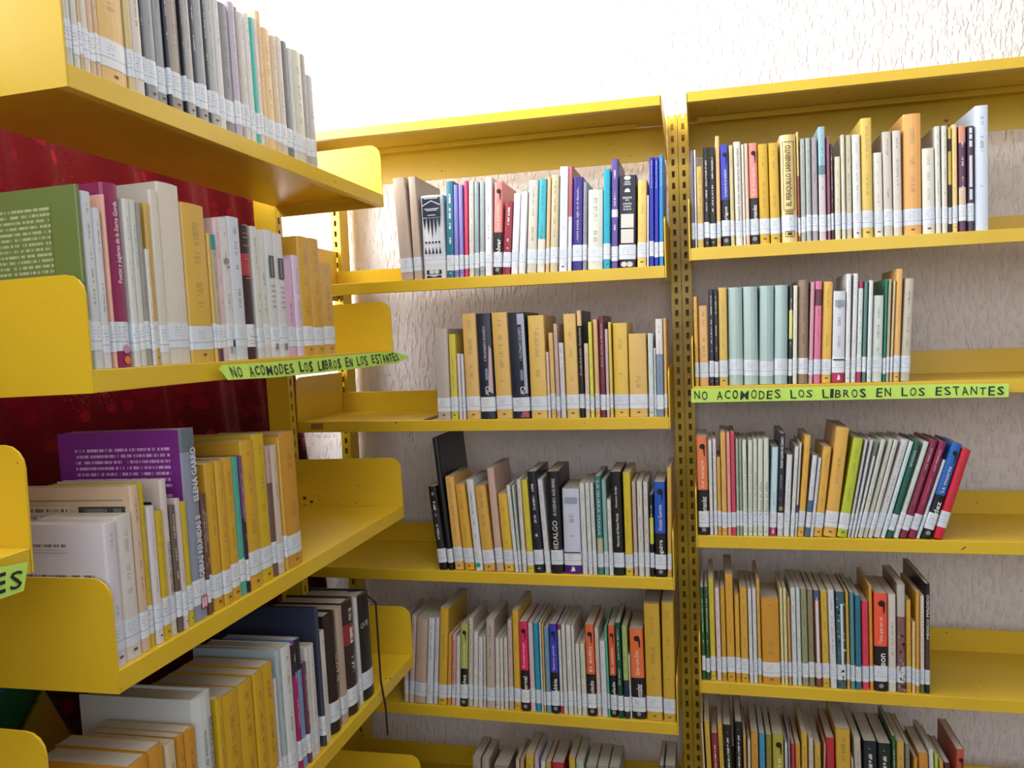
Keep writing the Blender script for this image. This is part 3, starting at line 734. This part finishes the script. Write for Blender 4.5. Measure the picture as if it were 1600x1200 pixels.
row('R4', 1260, 860, 5.218, '''
70 125 38 330 7a4a44 0.93:1:3a5a8a wstrip
127 188 92 335 c9a83a mark
190 248 160 322 cfcfd6
248 325 222 340 3f5f68 tealp
327 355 302 340 cfa03c mark
357 398 340 345 5b8a92
398 450 388 370 2a7088
455 515 442 420 d83a58
517 548 495 292 cf9a3e mark
550 665 548 352 e8583c P tenia
667 735 665 362 cfc6bc
737 810 740 278 7a5a58 0.7:1:b8b0a8 mauve
815 862 812 412 cfa03c mark
862 890 868 585 e2c48a
890 925 890 342 c99a3a mark
930 970 930 375 d8c8bc 0:0.15:5a6a44
970 1015 975 277 1d1a1c 0.22:0.5:4a3a36 mexico''', OPT)
row('R5', 1070, 1080, 6.957, '''
178 205 135 360 c8b4a0
215 278 188 350 c9a53a
282 355 265 460 8a2a38
358 415 330 350 c9a53a
418 512 392 375 14161c
515 618 505 335 14181c
622 660 610 460 c09a4a
668 704 665 540 d0c0b4
706 790 700 450 c68f34
795 865 790 470 3f8fc0
870 938 865 480 8a8230
942 1070 935 475 a8a040 P split=.2
1075 1110 1070 560 ccccd0
1112 1140 1105 490 8a8684
1142 1190 1140 580 b8324e
1192 1250 1185 575 c68f34
1252 1330 1250 460 c9a53a
1335 1395 1330 515 c8b8a8
1400 1475 1395 575 c4a040
1475 1520 1485 575 c9a072
1525 1622 1515 515 b82434''', OPT, 'cut', 835)
row('R5', 1290, 1080, 6.957, '''
105 272 95 415 c99f38
275 300 270 735 d0b8b0
302 390 290 510 b8b0a4
395 560 390 545 16202a
565 715 560 570 122420
720 765 712 490 2f5a38
768 862 765 560 c4a24c
866 920 860 580 7a7c78
922 1005 925 730 c68f34
1008 1120 1000 680 c68a30
1128 1185 1120 640 ccd0cc
1187 1232 1175 690 a8c050
1235 1285 1225 760 c4a040
1288 1360 1280 780 5a2830
1370 1515 1375 640 b8503e P split=.2''', OPT, 'cut', 835)
row('M1', 600, 240, 5.713, '''
150 262 68 225 b3a294 noink
265 337 205 210 b8a698 noink d=.16
345 550 310 378 d0d4da tri
556 626 545 250 1f6a80 mark
628 670 608 282 7f78c0 mark
672 714 652 282 8a80c8 mark
716 752 708 248 dc3a6a
754 805 748 252 c9c6ba
806 850 800 255 93a0a6 mark
852 898 850 255 9aa6a8 mark
900 968 895 217 dadce0
970 1050 980 257 e8827c P calz
1052 1126 1080 430 8a2238
1130 1195 1128 360 dad8e0 noink
1197 1262 1195 347 d8d6da noink''', OPT)
row('M1', 810, 230, 5.7125, '''
70 160 65 302 c9c2b4
162 235 155 290 38a8b8 0:0.36:d8cfc0
238 275 232 272 e2b48a mark
277 350 278 252 c2b896
355 435 350 177 d4dae4 mark
437 475 430 172 b06068 0:0.52:d4d6dc
478 570 482 272 33257e purpl
572 612 572 312 8a8894
615 755 612 387 cfd2c6
758 822 758 202 18a0bc mark
825 890 828 107 5c4a96 0.47:0.54:d8d0d8
893 1050 895 257 1c1830 blk
1060 1145 1065 297 e0bc68 mark
1148 1165 1145 430 d8d4cc
1168 1212 1158 92 2730a8 rocio
1212 1255 1200 92 2730a8 rocio
1258 1300 1240 72 2a80c8 rocio''', OPT)
row('M2', 660, 470, 6.0, '''
138 265 105 268 b8aca4 noink mark
268 338 240 315 cfc048 mark
342 376 312 497 d4ccd6 noink
380 410 350 502 d6d0d2 noink
415 548 330 127 d9b068 mark
550 690 470 127 22263a cc2
694 848 615 117 d8b060 mark
852 1014 790 117 22263a cc1
1018 1178 970 142 d9b460 mark''', OPT)
row('M2', 850, 470, 6.0, '''
40 68 12 482 d8c0b8
70 118 25 302 d4b06c mark
120 160 78 217 c2a49c
162 212 125 397 cfc8cc
215 338 168 127 dab468 mark
340 388 297 95 1a1418 0.86:1:dfb088 cuand
390 436 372 402 d4b8a4
440 478 410 200 d6d24e 0.09:0.13:4a2a2a
482 530 452 177 dcae78 mark
533 588 508 142 6a2c3c bara
590 622 570 267 c9b0b4
625 656 600 202 dcc05c mark
660 803 640 212 dcb850 mark
808 980 790 312 d6b064 mark
985 1040 975 307 c6d0cc mark
1042 1058 1035 445 d0d4d6
1060 1132 1050 172 d8d4d2 0:0.64:7888a0
1134 1165 1125 167 d0a868 mark''', OPT)
row('M3', 655, 660, 4.8, '''
148 214 60 485 1c1a18 0.2:0.75:2c2a28
217 262 90 120 1a171c noink d=.185 hard
265 335 185 412 dfae5c mark
340 416 262 472 d9a83e mark
422 480 345 432 d4d4d6 teale
484 570 408 482 d4a44c mark
575 633 498 347 c8a898 noink
638 713 580 542 d9b03c mark
717 748 648 477 d2d4d0
750 770 690 477 b8c8be
772 808 722 432 d4c6c4
812 863 745 437 cfc03c mark
868 938 795 372 1e1e2c mark
945 988 878 432 cfcfd2''', OPT)
row('M3', 850, 700, 5.456, '''
64 168 15 203 17151a hidalgo
172 323 145 352 c6cade 0:0.14:4a1478 gblk
328 375 285 302 cfd0cc
377 418 335 302 cccfcc
420 455 378 302 cdd0d0
458 512 420 242 3f7a78 0.18:0.37:b8b890 guera
514 555 478 277 8fb0ac
557 595 525 442 d0d2ce
597 690 550 207 17161a mem
695 763 665 212 d0b832 mark
767 805 740 292 bfa8a0
808 858 785 287 cccac4
860 905 840 292 ccc4c0
907 945 895 402 1c1a1a 0.40:0.72:c8c840
948 1046 940 292 1d52b8 P gonz
1052 1093 1045 167 d4a850 mark''', OPT)
row('M4', 610, 910, 5.713, '''
118 158 105 300 cdb8b8
160 206 185 300 ccb8b4
208 312 205 322 bfa898 noink
314 376 300 317 d0d2d8
380 420 362 317 c8c4d0
424 503 402 232 cfa536 mark
507 540 480 467 d09c44 mark
542 580 520 472 dcaaa0 villan
582 622 555 482 d0ccc8
624 692 605 372 a8b25a P
694 738 668 322 c8bcb0
740 785 720 442 d0d0d0
787 830 770 492 d0ced0
834 860 812 482 ccc0b0
862 940 828 332 b8aaa0
942 985 912 502 cfcbc4 mark
987 1020 945 502 cfcbc4 mark
1024 1062 992 502 ccc4bc
1064 1108 1010 342 c4aaa8
1112 1173 1065 257 d2a838 mark
1178 1256 1140 352 d82a60 P comp''', OPT)
row('M4', 820, 910, 5.216, '''
55 98 20 337 d0bcc0
100 145 65 337 1f94b4
147 165 120 332 d4ccc8
166 185 140 342 cfa85c
187 228 155 372 6a98b8
230 298 195 342 3a3eb0 P eterno
300 328 268 347 d0d0d4 0:0.12:b82a40 0.94:1:a02858
330 364 300 347 cfccc8
366 411 335 352 cfccc8
413 440 378 355 cccac6
442 478 415 502 d0d0cc
480 525 447 502 cccab8
527 602 492 347 d8683e P tord
604 640 570 372 d0bcb4
641 694 610 482 ccccd4
697 714 650 367 4fc49a
716 774 680 357 d8603a P tord
777 825 738 332 0f4a3a
827 875 795 367 a0b468 0:0.42:1a3040
877 890 850 600 d0d0d0
892 1008 850 387 e0703a P quien
1012 1146 975 177 c8a036 mark
1150 1254 1132 167 c8a036 mark''', OPT)
row('M5', 720, 1120, 4.444, '''
75 135 90 292 a89a88
140 195 140 302 a89a8a
225 330 228 345 8a8680
380 408 380 302 c8b8a0
410 440 410 307 b89868
450 510 452 262 c9a53a
512 545 510 272 b8a8c0
548 590 548 312 c8c8cc
592 630 590 322 c09a4a
632 720 630 325 b02838
752 800 750 292 c4a83e
802 860 800 305 a8b4a4
870 948 868 345 8a9488
950 1030 948 350 949a8c
1032 1110 1030 355 8c9284
1385 1420 1382 345 6a6866
1422 1500 1420 345 74726e''', OPT, 'cut', 356)
row('L1', 95, 0, 6.0, '''
62 98 - h215 c9c6c4
100 148 - h212 c8cac6
150 203 - h210 c9c8c0
205 238 - h205 c4b08a
240 298 - h215 cfc6b8
300 353 - h208 c9ae90
355 410 - h206 c2a888
412 666 - h225 d8b474 mark
670 723 - h210 c6b684
725 813 - h212 cfc4bc
818 848 - h215 1e2434
850 943 - h215 8b9096 mark
950 1038 - h215 8f9398 mark
1042 1074 - h212 1e2434
1078 1193 - h215 9c948c mark
1197 1214 - h210 22242c''', OPT)
row('L1', 290, 0, 4.445, '''
36 93 - h215 a4a4a2 mark
95 121 - h215 1f2638
122 178 - h215 989a9e mark
180 201 - h213 20242e
202 260 - h213 a6acac mark
262 297 - h214 cfcfca
300 373 - 2 808086
375 412 - 5 b4acc0
414 440 - 42 9c9288
440 478 - 75 cdcac4
480 510 - 85 d2d0ca
512 536 - 115 2fb0a0
538 568 - 120 d0cac8
570 599 - 68 dab482
600 653 - 182 dcbc88
655 690 - 240 cdb694
692 735 - 242 c9c0b4
737 775 - 277 6a6c6e
777 799 - 330 c9c9c6
800 860 - 335 c9c6b4
862 895 - 368 a09c96
897 938 - 515 b4b0b0''', OPT)
row('L2', 100, 260, 3.6375, '''
160 188 - 98 66763c greenside
190 248 - 135 c6cad0
250 298 - 232 ccced4
300 318 - 158 dcaa98
320 413 - 85 8a2856 poetas
415 450 - 182 cfcfcc
452 485 - 186 c4c6c0
487 515 - 205 95958c
517 540 - 470 d2ccc6
540 570 - 206 c4a04c mark
572 620 - 130 cfc8bc noink
622 742 - 82 d0c8bc noink
744 871 - 200 cca544 mark''', OPT)
row('L2', 310, 320, 4.617, '''
138 160 - 205 cfac50
162 200 - 212 b4a48c 0.88:1:2a8890 0:0.1:5a3048
202 240 - 92 d4b8bc
242 298 - 90 cdcac8 deer
300 380 - 80 c4c8d2
383 450 - 130 3a2226 0.62:0.78:a8323c gilt
452 498 - 152 c9c8c2
502 550 - 176 cac9c4
552 612 - 176 c9cccc pics
614 678 - 202 ccc8ca pics
682 735 - 387 cca4c2
737 782 - 362 d0bcd0
785 858 - 222 c99a2c mark
862 933 - 236 c89836 mark
937 1018 - 412 c89c4c mark''', OPT)
row('L3', 30, 650, 3.0, '''
455 513 - 512 cac6d0 whiteside mark
515 588 - 478 cdc8c4 mark
590 628 - 332 cbb298 photoside
630 653 - 318 c6a81c
655 688 - 430 cfc8cc mark
690 723 - 452 c6a81c mark
725 753 - 302 ccc2bc caball
755 778 - 425 62544a
780 803 - 392 d0bcbc mark
805 829 - 406 c6ae1e mark
832 897 - 66 868ea0 0.88:1:5c6a74 purple''', OPT)
row('L3', 270, 650, 4.0, '''
234 254 - 492 664638
255 277 - 492 70503e
280 336 - 305 ca9c28 mark
338 386 - 290 cb9d2c mark
388 441 - 270 cb9d2c mark
444 478 - 262 4aa894
480 497 - 252 6a3a70 0:0.55:1c1a20
500 576 - 162 cb9d2c mark
580 648 - 122 c8a81c mark
652 679 - 192 b49890 0:0.72:6a4a44
680 716 - 188 c9b8a8
720 735 - 137 cfa040
737 823 - 112 c28c2c mark''', OPT)
row('L4', 60, 1040, 4.21, '''
610 735 - 674 c68c2c
740 838 - 572 c68c2c
845 905 - 530 c4b494
925 973 - 480 c68c2c
975 1043 - 445 c68a28
1045 1165 - 238 c2c6c6 whard
1180 1218 - 230 c6a01e
1222 1328 - 222 c69c1e
1330 1418 - 142 c69c1e
1420 1478 - 68 c69c1e
1480 1548 - 18 c69c1e''', OPT, 'top')
row('L4', 380, 910, 4.138, '''
206 222 - 632 c6c0c4
224 252 - 445 a4b4ba
255 312 - 432 ccd0d0
318 343 - 412 9a185a 0.76:1:1a1a20
345 378 - 378 7894c4 0.76:1:1a1a20
383 408 - 532 6a3448
410 430 - 428 cac8c8
432 465 - 416 ccc8c2
472 490 - 172 33384e noink d=.19 hard
496 538 - 337 cfcac4
545 610 - 228 241616 blasco
614 650 - 177 b49c8c noink
656 724 - 142 2e1c1e 0.62:0.80:8a2a30 hard
730 746 - 107 c8c8c8 noink
750 826 - 102 16161a ribbon''', OPT, 'top')


# ---- place them
SHELF = {}
for i in range(1, 6): SHELF['M%d' % i] = (HM[i], 0.0, W); SHELF['R%d' % i] = (HR[i], XR, XR+W)
for i in range(1, 5): SHELF['L%d' % i] = (HL[i-1], LY0, LY1)
SPY = .005                                       # spines stand this far behind the lip's face
def solve_x(px, z, plane, mi, ax_fix, ax_run):
    """coordinate along the shelf of the point at height z on the spine plane seen at pixel column px"""
    o, a = (CAM, None)
    lo, hi = -3.0, 3.0
    def f(v):
        p = [0, 0, z]; p[ax_fix] = plane; p[ax_run] = v
        P = (mi.inverted() @ Vector(p)) if mi else Vector(p); return pix(P)[0]-px
    # the projection is monotonic in front of the camera: false position on two nearby samples, repeated
    v0, v1 = (0.4, .5) if ax_run == 0 else (-.5, -.4)
    if ax_run == 0 and px > 1065: v0, v1 = 1.2, 1.3
    for _ in range(30):
        f0, f1 = f(v0), f(v1)
        if abs(f1-f0) < 1e-9: break
        v2 = v1-f1*(v1-v0)/(f1-f0); v0, v1 = v1, max(-3, min(3, v2))
        if abs(v1-v0) < 1e-7: break
    return v1
from collections import defaultdict
by = defaultdict(list)
for r_ in ROWS: by[r_['key']].append(r_)
ORD = ['first','second','third','fourth','fifth','sixth','seventh','eighth','ninth','tenth','eleventh','twelfth','thirteenth','fourteenth','fifteenth','sixteenth','seventeenth','eighteenth','nineteenth']
TENS = {20: 'twent', 30: 'thirt', 40: 'fort', 50: 'fift'}
def ordinal(n):
    if n < 20: return ORD[n-1]
    t_, u_ = n//10*10, n % 10
    return TENS[t_]+'ieth' if u_ == 0 else TENS[t_]+'y-'+ORD[u_-1]
NTH = {1: 'top', 2: 'second', 3: 'third', 4: 'fourth', 5: 'lowest'}
BAY = {'M': 'corner bay', 'R': 'outer bay', 'L': 'curtain-side bookcase'}
BUILT = []
nbooks = 0
for key in sorted(by):
    z, a0, a1 = SHELF[key]; left = key[0] == 'L'
    mi = MLI if left else None; axf, axr = (0, 1) if left else (1, 0); plane = LX-SPY if left else SPY
    bs = []
    for r_ in by[key]:
        if r_['mode'] == 'top':                                     # both ends given on the spine's top edge
            p = on(r_['xl'], r_['yt'], axf, plane, mi); h = p.z-z; x0 = p[axr]; x1 = solve_x(r_['xr'], p.z, plane, mi, axf, axr); ln = 0.0
        else:
            if r_['mode'] == 'cut':                                 # widths read at the frame's lower edge
                A = on(r_['xl'], r_['ym'], axf, plane, mi); B = on(r_['xr'], r_['ym'], axf, plane, mi); x0, x1, zb = A[axr], B[axr], A.z
            else:
                x0 = solve_x(r_['xl'], z, plane, mi, axf, axr); x1 = solve_x(r_['xr'], z, plane, mi, axf, axr); zb = z
            if r_['hm']: h = r_['yt']; ln = 0.0
            elif r_['xt'] is None:
                zz = z+.2
                for _ in range(12):                                 # height whose top falls on row y-top
                    p = [0, 0, zz]; p[axf] = plane; p[axr] = x0; P = Vector(p) if not left else ML @ Vector(p); py = pix(P)[1]
                    p[2] = zz+.001; P2 = Vector(p) if not left else ML @ Vector(p); zz += (r_['yt']-py)/((pix(P2)[1]-py)/.001)
                h = zz-z; ln = 0.0
            else:
                p = on(r_['xt'], r_['yt'], axf, plane, mi); h = p.z-z; ln = math.atan2(p[axr]-x0, max(.02, p.z-zb))
                if r_['mode'] == 'cut': ln = max(-.03, min(.03, ln))
                if abs(ln) < .018: ln *= .5
                x0 -= math.tan(ln)*(zb-z); x1 -= math.tan(ln)*(zb-z); h = h/math.cos(ln)
        bs.append(dict(x0=x0, x1=x1, h=max(.09, min(.30, h)), ln=max(-.3, min(.35, ln)), r=r_))
    bs.sort(key=lambda q_: q_['x0'])
    for i, q_ in enumerate(bs):                                     # keep neighbours from running through one another
        if i:
            p_ = bs[i-1]
            if q_['x0'] < p_['x1']: q_['x0'] = p_['x1']
            q_['x1'] = max(q_['x1'], q_['x0']+.0035)
            hh = min(p_['h'], q_['h']); gap = q_['x0']-p_['x1']
            q_['ln'] = max(q_['ln'], math.atan(math.tan(p_['ln'])-gap/hh))
    if not left and bs[-1]['x1'] > a1-.003:                         # stay inside the end plate
        k_ = (a1-.003-bs[0]['x0'])/(bs[-1]['x1']-bs[0]['x0']); b0 = bs[0]['x0']
        for q_ in bs: q_['x0'] = b0+(q_['x0']-b0)*k_; q_['x1'] = b0+(q_['x1']-b0)*k_
    lo = a0+.0035
    if bs[0]['x0'] < lo:
        k_ = (bs[-1]['x1']-lo)/(bs[-1]['x1']-bs[0]['x0']); b1 = bs[-1]['x1']
        for q_ in bs: q_['x0'] = b1-(b1-q_['x0'])*k_; q_['x1'] = b1-(b1-q_['x1'])*k_
    n = len(bs)
    for i, q_ in enumerate(bs):
        r_ = q_['r']; ln = q_['ln']; wd = q_['x1']-q_['x0']; o = r_['opt']; h = q_['h']
        t = max(.0030, wd*math.cos(ln)-.0013)
        d = o.get('d', min(.185, h*random.uniform(.62, .68)))
        back = o.get('back', random.uniform(0, .003))
        lift = t/2*abs(math.sin(ln))
        loc = [0, 0, z+.0004+lift]; xm = (q_['x0']+q_['x1'])/2
        # keep the middle of the foot where the photograph has it
        if left: loc[0] = plane-back; loc[1] = xm; mw = ML @ Matrix.Translation(loc) @ Matrix.Rotation(math.pi/2, 4, 'Z') @ Matrix.Rotation(ln, 4, 'Y')
        else: loc[0] = xm; loc[1] = plane+back; mw = Matrix.Translation(loc) @ Matrix.Rotation(ln, 4, 'Y')
        b = dict(t=t, h=h, d=d, col=r_['col'], opt=o, mw=mw, group='books on the %s shelf of the %s' % (NTH[int(key[1])], BAY[key[0]]), jit=random.uniform(-1, 1), jit2=random.uniform(-1, 1))
        root = build_book(b); nbooks += 1; BUILT.append((q_, r_, root, h, z, left, plane, axf, axr))
        cn = cname(r_['col']); size = 'thick ' if t > .026 else ('thin ' if t < .011 else ''); tall = 'tall ' if h > .235 else ('short ' if h < .165 else '')
        if 'P' in o: cn = cn+' and black'
        num = ordinal(i+1) if key[0] == 'R' else ordinal(n-i)
        ref = 'corner end' if left else 'centre posts'
        root['label'] = '%s%s%s book, %s from the %s on %s\'s %s shelf' % (size, tall, cn, num, ref, BAY[key[0]], NTH[int(key[1])])
# the 300 books that show largest stay single things; the thinner and half-hidden remainder is one joined mass
def shown(e):
    q_, r_, root, h, z, left, plane, axf, axr = e
    def P(v, zz):
        p = [0, 0, zz]; p[axf] = plane; p[axr] = v; return pix(ML @ Vector(p) if left else Vector(p))
    a, b_, c_ = P(q_['x0'], z), P(q_['x1'], z), P(q_['x0'], z+h)
    ar = abs(b_[0]-a[0])*max(0, min(1200, a[1])-max(0, c_[1]))
    return ar+(1e6 if ('fn' in r_['opt'] or 'P' in r_['opt'] or 'txt' in r_['opt']) and ar > 150 else 0)
BUILT.sort(key=shown, reverse=True)
rest = BUILT[300:]
bpy.context.view_layer.update()
parts = [c for e in rest for c in e[2].children]
for c in parts:
    mwc = c.matrix_world.copy(); c.parent = None; c.matrix_world = mwc
for e in rest: bpy.data.objects.remove(e[2])
with bpy.context.temp_override(active_object=parts[0], object=parts[0], selected_objects=parts, selected_editable_objects=parts):
    bpy.ops.object.join()
fill = parts[0]; fill.name = 'thin_books'; fill['kind'] = 'stuff'
tag(fill, 'slim books of many colours filling the gaps between the larger ones on every shelf', 'books')
print('BOOKS', nbooks, 'joined', len(rest))

# ------------------------------------------------------------------ lime paper strips with hand lettering
q = NT('lime_paper', .75, .2); tc = q.n('ShaderNodeTexCoord').outputs['Object']
q.col(q.mix(q.noise(tc, 9, 3), lin('bfe06a'), lin('b2d660'))); LIME = q.m
MARK = mat_flat('marker_ink', '141a10', .6)
def strip_sign(label, pts_top, pts_bot, words, u0, u1, out, seed, hmul=.62):
    """pts_top / pts_bot: matching lists of 3-d points along the upper and lower edge; out: unit vector towards the room"""
    root = thing('paper_sign', label, 'sign', 'lime slogan strips')
    n = len(pts_top); vs = list(pts_top)+list(pts_bot); fs = [(i, n+i, n+i+1, i+1) for i in range(n-1)]
    o = mesh('paper', vs, fs, LIME, root); m = o.modifiers.new('solid', 'SOLIDIFY'); m.thickness = .0005; m.offset = 0
    L = [0]
    for i in range(1, n): L.append(L[-1]+(Vector(pts_top[i])-Vector(pts_top[i-1])).length)
    def at(u, v):
        s = u*L[-1]
        for i in range(n-1):
            if s <= L[i+1] or i == n-2: break
        f = (s-L[i])/(L[i+1]-L[i]); a = Vector(pts_bot[i]).lerp(Vector(pts_bot[i+1]), f); b = Vector(pts_top[i]).lerp(Vector(pts_top[i+1]), f)
        return a.lerp(b, v)+Vector(out)*.0012
    rr = random.Random(seed); tot = sum({' ': .8, 'I': .45, 'M': 1.15}.get(c, .82) for c in words); p = 0; V, F = [], []
    heavy = {i for i in range(len(words)) if rr.random() < .22}
    for i, ch in enumerate(words):
        wdt = {' ': .8, 'I': .45, 'M': 1.15}.get(ch, .82)
        if ch != ' ':
            me = text_mesh(ch, 1, .022 if i in heavy else .008); xs = [v.co.x for v in me.vertices]; ys = [v.co.y for v in me.vertices]
            x0, x1, y0_, y1_ = min(xs), max(xs), min(ys), max(ys); sk = rr.uniform(-.08, .08); hz = hmul*rr.uniform(.9, 1.1); lo = .5-hz/2+rr.uniform(-.05, .05)
            V, F = [], []; k = 0
            for v in me.vertices:
                a = (v.co.x-x0)/(x1-x0); b = (v.co.y-y0_)/(y1_-y0_)
                V.append(tuple(at(u0+(u1-u0)*(p+wdt*(.10+.74*a)+sk*(b-.5))/tot, lo+hz*b)))
            F += [tuple(k+j for j in f.vertices) for f in me.polygons]; bpy.data.meshes.remove(me); mesh('letter', V, F, MARK, root)
        p += wdt
    return root
SLOGAN = 'NO ACOMODES LOS LIBROS EN LOS ESTANTES'
def edge(pxs, plane_ax, plane, mi, outv, bulge):
    r_ = []
    for k, (x, y) in enumerate(pxs):
        p = on(x, y, plane_ax, plane, mi); p = (mi.inverted() @ p) if mi else p
        r_.append(tuple(p+Vector(outv)*bulge[k]))
    return r_
yf = -.0016
strip_sign('straight lime paper strip with hand-lettered black slogan on outer bay\'s second shelf',
    edge([(1080, 607), (1200, 606), (1350, 603), (1480, 600), (1575, 599)], 1, yf, None, (0, -1, 0), [.001, .0015, .0012, .002, .004]),
    edge([(1080, 629), (1200, 626.5), (1350, 624), (1480, 621.5), (1574, 620)], 1, yf, None, (0, -1, 0), [.001, .002, .0018, .003, .006]), SLOGAN, .008, .99, (0, -1, 0), 3)
xf = LX+.0016
strip_sign('curling lime paper strip with hand-lettered slogan and pointed ends on curtain-side bookcase\'s second shelf',
    edge([(329, 578), (340, 570.5), (420, 566), (500, 558.5), (560, 553), (606, 548.5), (627, 556)], 0, xf, MLI, (1, 0, 0), [.012, .006, .003, .002, .003, .006, .012]),
    edge([(331, 582), (346, 594), (423, 590), (503, 582), (563, 575), (612, 568), (628, 560)], 0, xf, MLI, (1, 0, 0), [.014, .009, .005, .003, .004, .008, .013]), SLOGAN, .045, .93, (1, 0, 0), 8, .66)
x0s = LX0+.0016
ta, tb, ba, bb = (on(x, y, 0, x0s+b_) for x, y, b_ in ((0, 886, .002), (44, 878, .003), (0, 936, .003), (37, 923, .004)))
def ext(a, b, yv): return (x0s+.002, yv, a.z)
strip_sign('lime paper strip end lettered ES on the bookcase beyond the leaning one\'s free end',
    [ext(ta, tb, -1.72), ext(ta, tb, -1.35), tuple(ta), tuple(tb)], [ext(ba, bb, -1.72), ext(ba, bb, -1.35), tuple(ba), tuple(bb)], SLOGAN, .02, .997, (1, 0, 0), 5)

# ------------------------------------------------------------------ rust spots and a small shelf sticker
for (x, y, r_) in ((476, 778, .0042), (487, 784, .0034), (491, 775, .0013), (497, 775, .0014), (508.5, 766, .0014), (556, 786, .0012), (472, 753, .0016), (472, 741, .0016)):
    p = MLI @ on(x, y, 1, LY1-.0018)
    pts = []
    for k in range(9):
        a = k*2*math.pi/9; rr = r_*(.75+.45*random.random()); pts.append((p.x+rr*math.cos(a), LY1-.0022, p.z+rr*math.sin(a)))
    shelf_l3 = [c for c in bl_.children if c.name.startswith('shelf')][2]
    mesh('rust_spot', pts, [tuple(range(9))], RUST, shelf_l3)

# ------------------------------------------------------------------ coloured panel standing in the gap behind the shelves
q = NT('painted_panel', .4, .5); uv = q.n('ShaderNodeTexCoord').outputs['Object']
sp = q.n('ShaderNodeSeparateXYZ'); q.put(sp.inputs[0], uv)
dg = q.math('ADD', q.math('ADD', q.math('MULTIPLY', sp.outputs[1], 4.5), q.math('MULTIPLY', sp.outputs[2], -4.17)), 1.42)
nz = q.noise(q.map(uv, (1, 8, 60), (0, 0, 0), (.6, 0, 0)), 6, 3)
gold = q.mix(nz, lin('8a5a1c'), lin('caa040'))
q.col(q.ramp(q.math('ADD', dg, q.math('MULTIPLY', nz, .1)), [(.0, lin('3a78b0')), (.10, lin('1e6a48')), (.36, lin('1c5a30')), (.43, lin('20301c')), (.47, lin('a09028')), (.7, lin('b08030')), (1, lin('a06a26'))]))
PANEL = q.m
pp = thing('painted_panel', 'green, blue and gold painted panel standing behind the lower shelves by the curtain', 'picture')
pp.location = (-.040, -.72, .62)
poly = [on(x, y, 0, -.040) for x, y in ((-70, 960), (-4, 960), (62, 1070), (110, 1150), (152, 1220), (160, 1330), (-70, 1330))]
poly = [(p.y+.72, p.z-.62) for p in poly]
Acc().prism(poly, 0, -.004, .003).obj('board', PANEL, pp)
e = [poly[1], poly[4]]; Acc().prism([e[0], (e[0][0]+.008, e[0][1]), (e[1][0]+.008, e[1][1]), e[1]], 0, -.0045, .0035).obj('edging', mat_flat('dark_edging', '2a1414', .6), pp)

# ------------------------------------------------------------------ sticker remnant on a lip, and a bookend beside the corner bay's second row
sh_m2 = [c for c in bm_.children if c.name.startswith('shelf')][1]
pts = [on(x, y, 1, -.0008) for x, y in ((486, 671), (505, 670.5), (505, 661.5), (486, 662))]
mesh('sticker_remnant', [tuple(p) for p in pts], [(0, 1, 2, 3)], mat_flat('worn_sticker', '8a6c2a', .8), sh_m2)
be = thing('bookend', 'thin black metal bookend against the last book on corner bay\'s second shelf', 'bookend')
xb = min(q_['x0'] for q_, r_, *_ in BUILT if r_['key'] == 'M2')
BE = mat_flat('bookend_metal', '1c1614', .4)
x_a = on(663, 654, 1, .012).x
Acc().box((x_a, .010, HM[2]+.0002), (xb-.0145, .11, HM[2]+.0014)).obj('base_plate', BE, be)
